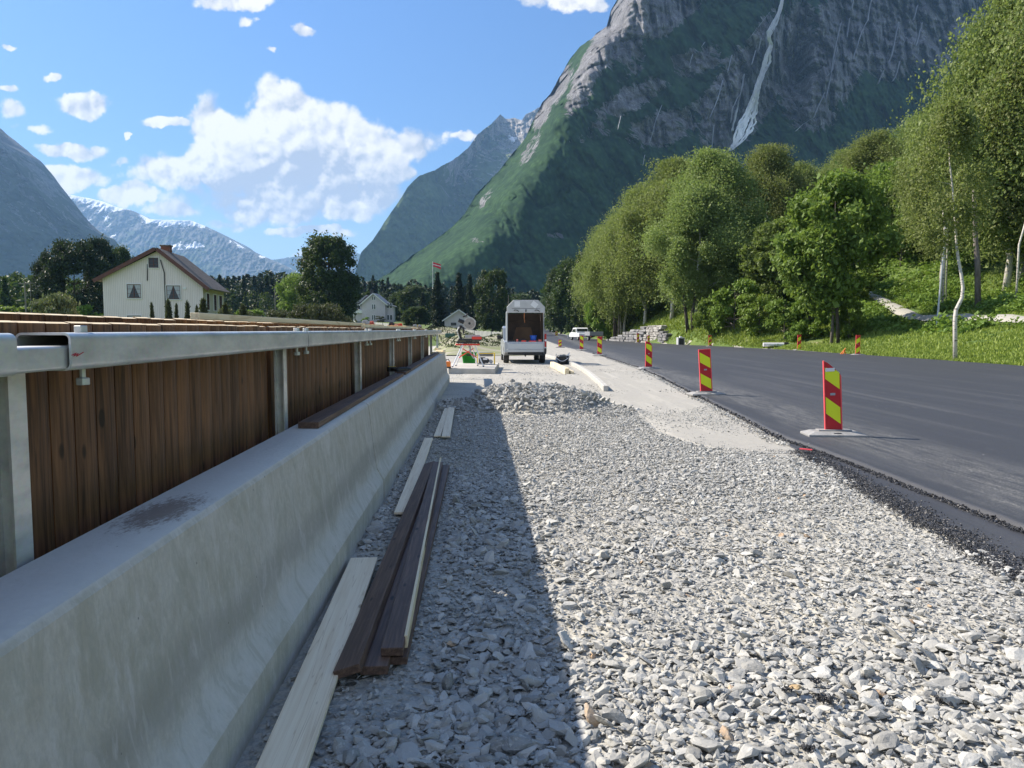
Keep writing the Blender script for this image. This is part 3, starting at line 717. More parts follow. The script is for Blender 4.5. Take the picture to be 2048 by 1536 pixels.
lay('batten', W(-1.44, 9.2, 1.582), W(-1.45, 15.6, 1.58), .045, .03, MLW, 'yellowish batten on the front boards under the red clamps', 'batten', GB)
lay('batten', W(-1.56, 12.8, 1.612), W(-1.55, 19.2, 1.608), .045, .03, MLW, 'farthest pale batten along the top of the screen', 'batten', GB)
MRC = M('red_plastic', (.75, .06, .035), rough=.4); MRP = M('salmon_plastic', (.75, .22, .16), (.6, .10, .08), scale=12, rough=.5); MBK = M('black_plastic', (.018, .018, .02), rough=.45); MYE = M('yellow_plastic', (.75, .52, .04), rough=.45)
MOG = M('orange_plastic', (.85, .22, .03), rough=.45); MGY = M('grey_plastic', (.35, .36, .38), rough=.5); MWH = M('white_plastic', (.75, .76, .78), rough=.4)
def clampish(y, L, mat, label, u=-1.5, z=1.63, nm='bar_clamp', cat='clamp'):
    t = empty(nm, W(u, y, z), ROT, label, cat, 'tools on top of the screen')
    MB().box(-.012, .012, -L/2, L/2, .012, .034).build('bar', mat, t, bevel=.003)
    MB().prism([(-.05, 0), (.05, 0), (.055, .03), (.02, .055), (-.03, .05)], -L/2, -L/2+.045, 'y').build('jaw', MGY if mat is not MRC else MBK, t, bevel=.003)
    MB().prism([(-.045, 0), (.045, 0), (.03, .045), (-.035, .04)], L/2-.09, L/2-.05, 'y').build('slide', mat, t, bevel=.003)
    MB().tube([(0, L/2-.05, .022), (0, L/2+.05, .022)], .016, 8).build('grip', MBK, t, bevel=.002)
clampish(10.1, .62, MRP, 'red and grey clamp at the left end of the tools on the screen')
clampish(13.2, 1.5, MRC, 'long bright red clamp lying on top of the screen', u=-1.47)
clampish(17.6, .5, MYE, 'small yellow tool on the far end of the screen top', nm='hand_tool', cat='hand tool')
clampish(18.9, .4, MRP, 'reddish tool at the very end of the screen top', nm='hand_tool', cat='hand tool')
# drill left on the barrier
def drill(loc, rz):
    t = empty('cordless_drill', loc, rz, 'black and yellow cordless drill lying on the dark board on the barrier', 'drill')
    MB().tube([(-.10, 0, .045), (-.06, 0, .045), (-.055, 0, .045), (.10, 0, .045)], [.020, .026, .033, .033], 12).build('body', MBK, t, smooth=True)
    MB().tube([(.10, 0, .045), (.125, 0, .045), (.17, 0, .045)], [.026, .024, .012], 12).build('chuck', MBK, t)
    MB().prism([(-.07, .02), (-.025, .02), (-.02, .16), (-.065, .165)], .025, .062, 'z').build('handle', MBK, t, bevel=.008, seg=2)
    MB().box(-.10, .02, .155, .215, .008, .078).build('battery', MBK, t, bevel=.008, seg=2)
    MB().box(-.098, .018, .16, .182, .0775, .082).build('battery_label', MYE, t)
    MB().box(-.055, .07, -.033, -.024, .03, .062).build('motor_vent', MBK, t, bevel=.003)
    t.scale = (1.0,)*3; return t
drill(W(-1.12, 10.55, .944), R_(40))
# offcuts at the end of the barrier
for i, (u, y, z, l, rz, lb) in enumerate(((-1.14, 20.6, .902, .42, .5, 'pale timber offcut lying lowest at the barrier end'), (-1.08, 20.9, .945, .35, -.9, 'pale timber offcut crossing the one below at the barrier end'), (-1.17, 21.2, .99, .3, 1.3, 'topmost pale offcut on the barrier end'))):
    o = MB().box(-l/2, l/2, -.045, .045, 0, .042).build('timber_offcut', MLW, bevel=.002); o.location = W(u, y, z); o.rotation_euler = (0, 0, rz); tag(o, lb, 'offcut', 'offcuts at the barrier end')
# brown boards lying on the barrier top
def brown_board(nt, oc, col, p): 
    c = dark_wood(nt, oc, col, p, (.085, .050, .034), (.24, .145, .095), 'y')
    fl = noise(nt, vop(nt, 'MULTIPLY', oc, (3, 1.6, 3)), 3, 3, .5, 1.5).sstep(.60, .70); return cmix(nt, fl*.35, c, (.17, .115, .08))
MBB = M('brown_impregnated_board', (.06, .04, .03), rough=.6, extra=brown_board, bump=.4, bscale=20, bstretch=(4, .25, 4), bd=.004)
lay('brown_board', W(-1.13, 4.86, .902), W(-1.13, 10.4, .902), .135, .040, MBB, 'dark brown board on the barrier top with its end towards the viewer', group='brown boards on the barrier')
lay('brown_board', W(-1.13, 10.72, .902), W(-1.16, 20.3, .902), .135, .040, MBB, 'far dark brown board on the barrier top beyond the drill', group='brown boards on the barrier')
# ------------------------------------------------------------------ boards lying on the gravel
def gp(px, py, z): return G(px, py, z)
a = (gp(452, 1640, .05)+gp(600, 1640, .05))/2; b = (gp(700, 1118, .04)+gp(757, 1124, .04))/2
lay('pale_plank', a, b, .175, .021, MWW, 'wide pale plank nearest the viewer at the foot of the barrier', group='pale planks along the barrier')
a = (gp(788, 1028, .03)+gp(817, 1030, .03))/2; b = (gp(843, 878, .03)+gp(872, 879, .03))/2
lay('pale_plank', a, b, .118, .021, MWW, 'pale plank whose near end is hidden under the brown boards', group='pale planks along the barrier')
a = (gp(865, 873, .03)+gp(884, 875, .03))/2; b = (gp(892, 812, .03)+gp(901, 812, .03))/2
lay('pale_plank', a, b, .10, .018, MWW, 'left one of the two farthest pale planks by the barrier', group='pale planks along the barrier')
a = (gp(880, 874, .05)+gp(903, 876, .05))/2; b = (gp(897, 812, .05)+gp(911, 812, .05))/2
lay('pale_plank', a, b, .12, .018, MWW, 'right one of the two farthest pale planks, lapping over its neighbour', group='pale planks along the barrier')
GD = 'brown boards stacked on the gravel'
lay('brown_board', gp(748, 1350, .028)-Vector((.0, .0, 0)), gp(873, 932, .03), .122, .040, MBB, 'lowest brown board in the middle of the stack on the gravel', group=GD)
lay('brown_board', gp(697, 1352, .062), gp(861, 931, .045), .118, .038, MBB, 'tilted brown board on the left leaning over the pale plank', group=GD, roll=R_(-17))
lay('brown_board', gp(784, 1312, .072), gp(876, 930, .068), .100, .038, MBB, 'right upper brown board edged by a pale batten', group=GD)
lay('batten', gp(812, 1306, .030), gp(881, 930, .028), .016, .085, MLW, 'thin pale batten on edge beside the stacked brown boards', 'batten')
lay('brown_board', gp(792, 1330, .02), gp(890, 936, .022), .10, .036, MBB, 'brown board furthest right, half hidden under the stack', group=GD)
for (px, py, s, tt, lb) in ((1276, 1078, .05, .95, 'upright pale stone standing proud on the sunlit gravel'), (1071, 1062, .026, .93, 'small white stone right at the edge of the long shadow')):
    v, fc = PRO[2][3]; q = G(px, py, 0)
    v = v*s*np.array([.55, .6, 2.6]) if px > 1200 else v*s
    me = np_mesh('stone', v+np.array([0, 0, .03]), fc, MST, attrs={'tint': ('POINT', np.full(len(v), tt))}); o = add_mesh('stone', me, loc=q); o.rotation_euler = (.35, -.2, .4); tag(o, lb, 'stone')
for i, (px, py, s, lb) in enumerate(((1572, 1390, .022, 'black asphalt clod just left of a tan stone on the gravel'), (1650, 1408, .034, 'largest black asphalt clod lying on the gravel'), (1632, 1372, .022, 'black asphalt clod above the largest one'), (1618, 1510, .024, 'black asphalt clod near the lower edge of the gravel'), (1885, 1410, .028, 'flat dark clod on the gravel at the right'))):
    r = np.random.default_rng(60+i); q = G(px, py, .01); n = 90
    P = r.normal(0, .45, (n, 3))*s*np.array([1.2, .8, .5])+np.array([q.x, q.y, .035])
    o = stones('asphalt_clod', P, s*.22*np.exp(r.normal(0, .3, n)), MCR, 1, tilt=1, seed=70+i, kind=None); tag(o, lb, 'clod', 'asphalt clods on the gravel')
v, fc = PRO[2][5]; q = G(1590, 1392, 0); me = np_mesh('stone', v*.034+np.array([0, 0, .04]), fc, M('tan_stone', (.45, .33, .18), (.35, .24, .13), scale=30)); tag(add_mesh('stone', me, loc=q), 'tan stone between black asphalt clods on the gravel', 'stone')
# red paint mark on the asphalt edge
q = G(1612, 898, .075); mb = MB(); mb.box(-.075, .075, -.022, .022, -.008, .002); o = mb.build('paint_mark', M('red_paint', (.65, .06, .08), rough=.6)); o.location = q; o.rotation_euler = (0, 0, R_(-38)); tag(o, 'short red paint mark on the torn asphalt edge', 'paint mark')

# ------------------------------------------------------------------ marker boards
MR = M('red_sheeting', (.50, .012, .02), rough=.45); MRB = M('red_plastic_edge', (.85, .09, .10), rough=.4); MYF = M('fluorescent_yellow_sheeting', (.78, .86, .02), rough=.45)
MRU = M('recycled_rubber', (.34, .34, .33), (.25, .25, .245), scale=9, rough=.85, bump=.3, bscale=60)
def clip_poly(poly, a, b, c):                      # keep a x + b z <= c
    out = []
    for i in range(len(poly)):
        p, q = poly[i], poly[(i+1) % len(poly)]; dp, dq = a*p[0]+b*p[1]-c, a*q[0]+b*q[1]-c
        if dp <= 0: out.append(p)
        if dp*dq < 0: t = dp/(dp-dq); out.append((p[0]+t*(q[0]-p[0]), p[1]+t*(q[1]-p[1])))
    return out
def marker(loc, rz, w, h, top, slope, label, shapes='rect', lean=0, base=True, tag_plate=False, n=2, off=0, grp='marker boards along the near edge of the asphalt'):
    t = empty('marker_board', loc, rz, label, 'marker board', grp)
    z0 = .085 if base else .0
    hw = w/2
    if shapes == 'rect': out = [(-hw, z0), (hw, z0), (hw, z0+h), (-hw, z0+h)]
    elif shapes == 'cut': out = [(-hw, z0), (hw, z0), (hw, z0+h*.80), (hw*.35, z0+h*.88), (-hw*.1, z0+h*.93), (-hw*.55, z0+h*.975), (-hw, z0+h)]
    else: out = [(-hw, z0), (hw, z0), (hw, z0+h*.80), (hw*.75, z0+h*.90), (hw*.2, z0+h*.96), (-hw, z0+h)]
    S = Matrix.Rotation(lean, 4, 'Y')
    MB().prism(out, -.008, .008, 'y', M=S).build('board', MR, t)
    # raised rim down both sides
    hr = [h*.78 if shapes == 'cut' else h*(.8 if shapes == 'round' else 1), h]
    for sx, hh in ((1, hr[0]), (-1, hr[1])):
        MB().box(sx*hw-.008, sx*hw+.008, -.022, .012, z0, z0+hh+.004, M=S).build('rim', MRB, t, bevel=.003)
    if shapes == 'rect': MB().box(-hw, hw, -.022, .012, z0+h-.012, z0+h+.004, M=S).build('rim', MRB, t)
    per = h/n; iw = hw-.014
    for k in range(-1, n+1):
        zl = z0+off+k*per
        pol = [(-iw, z0+.004), (iw, z0+.004), (iw, z0+h), (-iw, z0+h)]
        # band between two sloping lines z = zl + slope*x ... + per/2
        pol = clip_poly(pol, slope, -1, -(zl)); pol = clip_poly(pol, -slope, 1, zl+per*.48)
        cut = .90 if shapes != 'rect' else .972
        pol = clip_poly(pol, 0, 1, z0+h*cut)
        if shapes != 'rect' and pol: pol = clip_poly(pol, .34, 1, z0+h*.875)
        if len(pol) > 2: MB().prism(pol, -.0115, -.0085, 'y', M=S).build('stripe', MYF, t)
    MB().box(-.035, .035, -.018, -.008, z0+h*.50, z0+h*.535, M=S).build('handle_slot', MGY, t, bevel=.004)
    if tag_plate: MB().box(-hw+.02, .035, -.016, -.009, z0+h*.845, z0+h*.895, M=S).build('name_plate', MWH, t, bevel=.006)
    if base:
        ow, od = .40, .20
        b = MB(); b.loft([[(-ow, -od, 0), (ow, -od, 0), (ow, od, 0), (-ow, od, 0)], [(-ow, -od, .035), (ow, -od, .035), (ow, od, .035), (-ow, od, .035)], [(-ow*.74, -od*.62, .072), (ow*.74, -od*.62, .072), (ow*.74, od*.62, .072), (-ow*.74, od*.62, .072)]])
        b.build('base_plate', MRU, t, bevel=.006)
        MB().box(-.23, .23, -.07, .07, .072, .092).build('socket', MRU, t, bevel=.004)
        MB().box(-.05, .05, -.165, -.135, .045, .062).build('lifting_slot', MBK, t)
    return t
q = G(1667, 872, .055); marker((q.x, q.y, .058), R_(-4), .225, .98, 0, -.80, 'nearest marker board with a notched slanting top and white plate', 'cut', R_(-3.2), tag_plate=True, off=.16)
q = G(1413, 790, .055); marker((q.x, q.y, .055), R_(6), .27, .97, 0, -.62, 'second marker board, square topped and leaning a little left', 'rect', R_(-4), off=.12)
q = G(1297, 738, .055); marker((q.x, q.y, .055), R_(14), .26, .98, 0, -.7, 'third marker board with one rounded upper corner', 'round', off=.16)
q = G(1199, 711, .055); marker((q.x, q.y, .055), R_(0), .26, 1.02, 0, -.6, 'fourth marker board, just right of the fifth one', 'rect', off=.12)
q = G(1163, 700.5, .055); marker((q.x, q.y, .055), R_(-5), .26, 1.0, 0, -.6, 'fifth marker board in front of the white pickup', 'rect', off=.2)
q = G(1120, 695, .03); marker((q.x, q.y, .02), R_(10), .26, .60, 0, .5, 'low orange marker board beside the black tub and tailgate', 'rect', off=.1)
GF = 'marker boards along the far edge of the asphalt'
for px, py, top, Y, lb, sl in ((1715, 711, 672, 45, 'far-side marker board closest to the bent birch', .62), (1598, 699, 669, 56, 'far-side marker board right of the white pipe', .62), (1420, 694, 672, 68, 'far-side marker board right of the grey cabinet', .7), (1297, 687, 671, 84, 'low far-side marker board at the right end of the stone wall', .8), (1276, 686, 667, 87, 'far-side marker board in front of the stone wall', .7)):
    q = at(px, py, Y); z = float(terrain(q.x, q.y)); h = (at(px, top, Y).z-max(q.z, z))
    marker((q.x, q.y, max(z, .02)), R_(8), .27, max(h-.05, .7), 0, sl, lb, 'rect', off=.1, grp=GF, base=True)
q = at(1102.5, 668, 170); marker((q.x+1.2, 170, float(terrain(q.x+1.2, 170))), 0, .55, 1.1, 0, .8, 'small yellow bend marker on the far inner curve', 'rect', base=False, grp=GF)
# ------------------------------------------------------------------ machines and gear on the site
ORD = 'first second third fourth fifth sixth seventh eighth ninth tenth eleventh twelfth thirteenth fourteenth fifteenth sixteenth seventeenth eighteenth nineteenth twentieth twenty-first twenty-second twenty-third twenty-fourth twenty-fifth twenty-sixth twenty-seventh twenty-eighth'.split()
MSV = M('silver_paint', (.42, .45, .48), rough=.32, metal=.55); MGL = M('dark_glass', (.02, .025, .03), rough=.08); MTY = M('tyre_rubber', (.022, .022, .022), (.05, .048, .045), scale=14, rough=.85)
MBRN = M('brown_plywood_lining', (.055, .038, .028), (.095, .065, .046), scale=3, rough=.6); MLG = M('light_grey_panel', (.52, .53, .54), (.46, .47, .48), scale=4, rough=.45); MTL = M('red_lens', (.42, .02, .02), rough=.2); MDG = M('dark_grey_chassis', (.03, .03, .032), rough=.7)
def wheel(t, x, y, r, wd, name='wheel'):
    e = MB(); e.tube([(x-wd/2, y, r), (x-wd/2+.02, y, r), (x+wd/2-.02, y, r), (x+wd/2, y, r)], [r-.02, r, r, r-.02], 20)
    o = e.build(name, MTY, t, smooth=False)
    MB().tube([(x-wd/2-.006, y, r), (x+wd/2+.006, y, r)], r*.58, 14).build('rim', MSV, o)
    return o
q = G(1052, 727.5, .02)
tk = empty('pickup_truck', (q.x-.02, q.y, .02), R_(2.8), 'silver pickup with a raised rear canopy hatch and open cargo box', 'pickup')
# body sides with arches (profile in y,z) - one shell per side
def side(x0, x1, sgn):
    pr = [(.0, .52), (0, 1.0), (1.55, 1.05), (1.62, 1.62), (2.0, 1.72), (3.1, 1.68), (3.75, 1.12), (4.9, 1.0), (5.15, .78), (5.15, .42), (4.75, .36)]
    arch = lambda cy: [(cy+.42*math.cos(R_(a)), .38+.42*math.sin(R_(a))) for a in (0, 30, 60, 90, 120, 150, 180)]
    pr += arch(4.15)+[(3.7, .34), (1.55, .34)]+arch(1.05)+[(.6, .36)]
    return pr
mb = MB(); mb.prism(side(0, 0, 1), -.96, .96, 'x'); body = mb.build('body', MSV, tk, bevel=.05, seg=3)
for s in (-1, 1):
    MB().prism([(1.74, 1.12), (1.76, 1.60), (2.35, 1.64), (2.35, 1.12)], s*.962, s*.968, 'x').build('side_window', MGL, tk)
    MB().prism([(2.42, 1.12), (2.42, 1.64), (3.02, 1.60), (3.5, 1.14)], s*.962, s*.968, 'x').build('side_window', MGL, tk)
    m = MB().prism([(s*.95, 1.08), (s*1.19, 1.06), (s*1.21, 1.27), (s*1.0, 1.28)], 3.18, 3.30, 'y').build('wing_mirror', MBK, tk, bevel=.03, seg=2)
    for cy in (1.05, 4.15): wheel(tk, s*.84, cy, .37, .25)
    # rear lamps at both corners
    if s < 0: continue
    e = MB(); e.box(s*.93-.07, s*.93+.02, -.035, .10, .76, 1.36); lp = e.build('tail_lamp', MTL, tk, bevel=.015)
    MB().box(s*.93-.06, s*.93+.015, -.040, -.03, 1.02, 1.10).build('reversing_lens', MWH, lp)
    MB().box(s*.91-.06, s*.91+.035, -.08, .05, .45, .70).build('bumper_corner', MSV if s < 0 else MBK, tk, bevel=.02)
# canopy shell: floor line at z .96, walls, roof, dark lining
cw, ct = .83, .03
for s in (-1, 1):
    MB().prism([(.02, .98), (.02, 2.30), (.25, 2.36), (1.35, 2.36), (1.6, 1.75), (1.6, .98)], s*cw-ct/2, s*cw+ct/2, 'x').build('canopy_side', MSV, tk, bevel=.006)
    MB().prism([(.04, .99), (.04, 2.28), (.26, 2.34), (1.33, 2.34), (1.55, 1.73), (1.55, .99)], s*(cw-.03)-.008, s*(cw-.03)+.008, 'x').build('canopy_lining', MBRN, tk)
MB().box(-cw, cw, .25, 1.4, 2.36, 2.40).build('canopy_roof', MSV, tk, bevel=.01)
MB().box(-cw+.02, cw-.02, 1.50, 1.54, .98, 2.30).build('canopy_front_wall', MBRN, tk)
MB().prism([(-.52, 1.0), (-.34, 1.66), (.34, 1.66), (.52, 1.0)], 1.44, 1.49, 'y').build('lining_panel', M('tan_plywood', (.22, .125, .06), (.15, .085, .045), scale=2, rough=.6), tk)
MB().prism([(-cw+.04, 1.88), (-.0, 1.97), (cw-.04, 1.88), (cw-.04, 1.94), (0, 2.03), (-cw+.04, 1.94)], 1.25, 1.30, 'y').build('roof_brace', MBRN, tk)
MB().box(-cw+.02, cw-.02, 0.02, 1.5, .95, .985).build('load_floor', MDG, tk)
# raised hatch, hinged at the roof edge
h = MB(); H0, H1 = 2.31, 2.88
h.prism([(-.86, H0), (.86, H0), (.86, H0+.26), (.55, H1), (-.57, H1), (-.86, H0+.26)], -.035, .0, 'y', M=Matrix.Rotation(R_(4), 4, 'X'))
hatch = h.build('rear_hatch', MLG, tk, bevel=.012); Mh = Matrix.Rotation(R_(4), 4, 'X')
for (x0, x1, z0, z1, rr) in ((-.52, -.27, 2.58, 2.83, 0), (.24, .52, 2.56, 2.80, 38)):
    cx, cz = (x0+x1)/2, (z0+z1)/2; MM = Mh@Matrix.Translation((cx, 0, cz))@Matrix.Rotation(R_(rr), 4, 'Y')
    MB().box(x0-cx, x1-cx, -.043, -.036, z0-cz, z1-cz, M=MM).build('sticker', MWH, hatch)
MB().box(-.64, .64, -.041, -.036, 2.495, 2.508, M=Mh).build('lettering_strip', MDG, hatch)
for x in (-.44, .50):
    MB().tube([Mh@Vector(p) for p in ((x-.10, -.045, 2.40), (x-.06, -.06, 2.44), (x+.06, -.06, 2.42), (x+.11, -.045, 2.36))], .014, 6).build('hatch_handle', MBK, hatch)
MB().tube([Mh@Vector((0, -.05, 2.47)), Mh@Vector((0, -.05, 2.35))], .022, 8).build('lock', MBK, hatch)
MB().tube([(-.05, .1, 2.32), (-.06, .09, 2.05), (-.03, .08, 1.86)], .012, 6).build('pull_strap', M('orange_strap', (.45, .16, .05), rough=.7), hatch)
# open tailgate and what lies behind it
tg = MB(); tg.box(-.83, .80, -.06, 0, .53, .93); tg = tg.build('tailgate', M('silver_tailgate', (.50, .53, .55), rough=.4, metal=.4), tk, bevel=.02, seg=2)
MB().box(-.83, .80, -.085, -.058, .63, .665).build('tailgate_ridge', MSV, tg, bevel=.01)
MB().box(-.80, .82, -.02, .12, .42, .52).build('rear_beam', MDG, tk, bevel=.01); MB().tube([(-.02, -.16, .36), (-.02, -.02, .38), (-.02, .1, .42)], [.035, .03, .03], 8).build('tow_ball', MDG, tk)
def onto(tk, x, y, z): 
    v = Matrix.Rotation(tk.rotation_euler.z, 4, 'Z')@Vector((x, y, z)); return Vector(tk.location)+v
bk = empty('blue_bucket', onto(tk, .37, .22, .99), 0, 'bright blue plastic bucket in the back of the silver pickup', 'bucket')
MB().loft([[(r*math.cos(R_(a)), r*math.sin(R_(a)), z) for a in range(0, 360, 20)] for r, z in ((.115, 0), (.155, .27), (.165, .275), (.165, .295), (.148, .295), (.108, .02))]).build('bucket_shell', M('blue_plastic', (.012, .10, .52), rough=.35), bk, smooth=False)
MB().tube([(.16*math.cos(a), -.03-.0*a, .26-.13*math.sin(a)) if False else (.165*math.cos(a), -.10*math.sin(a), .25-.11*math.sin(a)) for a in [PI*k/10 for k in range(11)]], .006, 5).build('handle', MBK, bk)
for i, (x, y, sx, sy, sz, m, nm, lb) in enumerate(((-.60, .15, .2, .16, .09, MBK, 'black_case', 'flat black tool case at the left of the pickup bed'), (-.38, .12, .09, .12, .13, MRP, 'pink_bag', 'pinkish tool bag beside the black case in the pickup bed'), (-.12, .14, .3, .2, .12, MBK, 'black_toolbox', 'black toolbox in the middle of the pickup bed'), (-.08, .03, .22, .05, .075, MRC, 'red_tool', 'red power tool in front of the black toolbox'), (.32, .04, .34, .06, .06, MRC, 'red_strap_roll', 'red strap roll in front of the blue bucket'), (.66, .13, .16, .16, .11, MRP, 'red_bag', 'reddish bag right of the blue bucket'))):
    t = empty(nm, onto(tk, x, y, .99), tk.rotation_euler.z, lb, nm.replace('_', ' '), 'gear in the pickup bed')
    MB().loft([[(-sx/2, -sy/2, 0), (sx/2, -sy/2, 0), (sx/2, sy/2, 0), (-sx/2, sy/2, 0)], [(-sx/2, -sy/2, sz*.8), (sx/2, -sy/2, sz*.8), (sx/2, sy/2, sz*.8), (-sx/2, sy/2, sz*.8)], [(-sx*.4, -sy*.3, sz), (sx*.42, -sy*.3, sz), (sx*.42, sy*.4, sz), (-sx*.4, sy*.4, sz)]]).build('case_body', m, t, bevel=.01)
    MB().tube([(-sx*.2, 0, sz-.005), (-sx*.18, 0, sz+.03), (sx*.18, 0, sz+.03), (sx*.2, 0, sz-.005)], .008, 5).build('handle', MBK, t)
# concrete slab with the saw bench
zs = .21
c0, c1, c2, c3 = G(897, 748, 0), G(990, 749, 0), G(989, 725, zs), G(894, 725, zs)
MSL = M('pale_slab_concrete', (.52, .50, .45), (.40, .38, .34), scale=3, rough=.85, bump=.3, bscale=40, bd=.004)
mb = MB(); c3 = Vector((c0.x-.25, c2.y, 0))
mb.loft([[(c.x, c.y, z) for c in (c0, c1, Vector((c1.x+.06, c2.y, 0)), c3)] for z in (-.02, zs)])
tag(mb.build('concrete_slab', MSL, bevel=.012), 'low pale concrete slab carrying the saw bench beyond the barrier', 'slab')
def mitre_saw():
    q = G(936, 733, zs); t = empty('mitre_saw', (q.x, q.y, zs), R_(4), 'mitre saw with its round blade raised, clamped on a red and white trestle', 'mitre saw')
    k = empty('saw_trestle', (q.x, q.y, zs), R_(4), 'folding trestle with white splayed legs and red cross braces on the slab', 'trestle')
    for (x0, y0, x1, y1) in ((-.16, -.05, -.56, -.42), (-.10, .05, -.44, .42), (.20, -.05, .56, -.15), (.10, .05, .36, .45)):
        l = MB().tube([(x0, y0, .90), (x1, y1, .02)], .024, 8).build('leg', MWH, k); MB().tube([(x1, y1, .03), (x1*1.02, y1, 0)], .032, 8).build('rubber_foot', MBK, l)
    for s in (-1, 1):
        MB().tube([(-.33*s, -.05, .33), (.20*s, .05, .66)], .020, 6).build('cross_brace', MRC, k)
    MB().box(-.46, .44, -.12, .12, .78, .84).build('tool_tray', MRC, k, bevel=.02)
    MB().box(-.42, .42, -.10, .10, .86, .93).build('top_beam', MBK, k, bevel=.01)
    MB().tube([(.06, 0, .84), (.1, 0, .5), (.22, .05, .3)], .03, 6).build('spring_strut', MGY, k)
    MB().box(-.36, .50, -.18, .22, .94, 1.02).build('saw_table', MBK, t, bevel=.015)
    MB().box(-.10, .46, .10, .14, 1.02, 1.16).build('fence', MLG, t, bevel=.005)
    MB().box(-.12, .16, -.10, .0, 1.02, 1.06).build('workpiece', MLW, t)
    MB().box(.14, .50, -.20, -.06, 1.0, 1.10).build('red_clamp', MRC, t, bevel=.015)
    MB().tube([(-.25, .1, 1.0), (-.33, .08, 1.35), (-.22, .05, 1.5)], [.05, .045, .04], 8).build('swing_arm', MBK, t)
    bx, bz = .06, 1.58
    MB().tube([(bx, -.03, bz), (bx, .025, bz)], .235, 28).build('blade_guard', M('clear_smoked_guard', (.50, .45, .40), (.62, .58, .52), scale=6, rough=.3), t)
    MB().tube([(bx, -.045, bz), (bx, -.031, bz)], .19, 28).build('blade', M('worn_blade_steel', (.40, .35, .31), (.30, .26, .23), scale=14, rough=.35, metal=.7), t)
    MB().tube([(bx, -.07, bz), (bx, -.04, bz)], .045, 10).build('blade_bolt', MBK, t)
    MB().tube([(-.34, .0, 1.70), (-.14, .0, 1.62)], [.07, .075], 12).build('motor', MBK, t)
    MB().tube([(-.30, -.05, 1.50), (-.16, -.07, 1.40), (-.16, -.04, 1.22)], [.03, .045, .03], 8).build('dust_chute', MBK, t)
    MB().tube([(-.18, -.02, 1.82), (-.06, -.03, 1.86), (.0, -.04, 1.94)], [.03, .03, .02], 8).build('grip', MBK, t)
    MB().tube([(-.30, -.12, 1.02), (-.40, -.14, 1.3), (-.34, -.1, 1.45)], .010, 5).build('cable', MWH, t)
    # slender props beside the bench
mitre_saw()
q = G(897, 736, zs); t = empty('orange_case', (q.x-.02, q.y, zs), R_(5), 'small orange power pack with a black handle at the left of the slab', 'power pack')
MB().box(-.17, .10, -.12, .12, 0, .23).build('case_body', MOG, t, bevel=.02, seg=2); MB().box(-.18, .11, -.13, .13, 0, .05).build('base_trim', MBK, t, bevel=.01); MB().tube([(-.08, 0, .22), (-.05, 0, .30), (.02, 0, .31), (.06, 0, .22)], .016, 6).build('handle', MBK, t)
q = G(938, 726, zs); t = empty('green_tub', (q.x, q.y, zs), R_(5), 'bright green tub standing behind the trestle legs', 'tub')
MB().loft([[(sx*w_, sy*.2, z) for sx, sy in ((-1, -1), (1, -1), (1, 1), (-1, 1))] for w_, z in ((.24, 0), (.30, .40), (.325, .41), (.325, .44), (.28, .44), (.22, .03))]).build('tub_shell', M('green_plastic', (.02, .30, .02), rough=.4), t, bevel=.01)
MB().box(-.1, .1, -.235, -.205, .3, .36).build('handle', MBK, t)
q = G(972, 729, zs); t = empty('generator', (q.x, q.y, zs), R_(3), 'petrol generator in a yellow tube frame beside the pickup', 'generator')
for s in (-1, 1):
    MB().tube([(s*.33, -.24, .0), (s*.33, -.24, .44), (s*.33, .24, .44), (s*.33, .24, .0)], .018, 7).build('frame_hoop', MYE, t)
for (y, z) in ((-.24, .44), (.24, .44), (-.24, .02), (.24, .02)): MB().tube([(-.33, y, z), (.33, y, z)], .014, 6).build('frame_bar', MYE if z > .1 else MWH, t)
MB().box(-.27, .27, -.20, .20, .32, .47).build('fuel_tank', M('grey_tank', (.13, .14, .14), (.2, .21, .21), scale=9, rough=.45), t, bevel=.03, seg=2)
MB().box(-.28, -.02, -.20, .18, .04, .28).build('alternator', MBK, t, bevel=.02); MB().tube([(.04, -.21, .15), (.04, .15, .15)], .09, 14).build('engine', MDG, t); MB().tube([(.19, -.22, .12), (.19, .1, .12)], .075, 14).build('recoil_starter', MGY, t); MB().box(-.12, .05, -.23, -.19, .19, .26).build('air_filter', MWH, t, bevel=.01)
# dark rubble tub
q = G(1126, 729, .0); t = empty('rubble_tub', (q.x, q.y, .01), R_(-12), 'black rubber tub heaped with rubble beside the kerb', 'tub')
MB().loft([[(r*math.cos(R_(a)), r*.85*math.sin(R_(a)), z+dz*(1+math.cos(R_(a)))) for a in range(0, 360, 20)] for r, z, dz in ((.21, 0, 0), (.30, .30, .03), (.315, .32, .035), (.29, .315, .035), (.2, .05, 0))]).build('tub_shell', MBK, t)
MB().tube([(-.28+.56*k/10, -.235-.03*math.sin(PI*k/10), .31-.16*math.sin(PI*k/10)) for k in range(11)], .014, 6).build('rope_handle', MWH, t)
r = np.random.default_rng(3); P = np.stack([r.normal(-.03, .11, 90), r.normal(0, .10, 90), .30+.13*r.random(90)], 1); 
v = stones('rubble', P, .035*np.exp(r.normal(0, .3, 90)), MST, 1, tilt=1, seed=4, kind=None); v.parent = t
MB().prism([(.06, .3), (.30, .34), (.31, .56), (.22, .46)], -.10, -.085, 'y').build('white_sack', MWH, t)
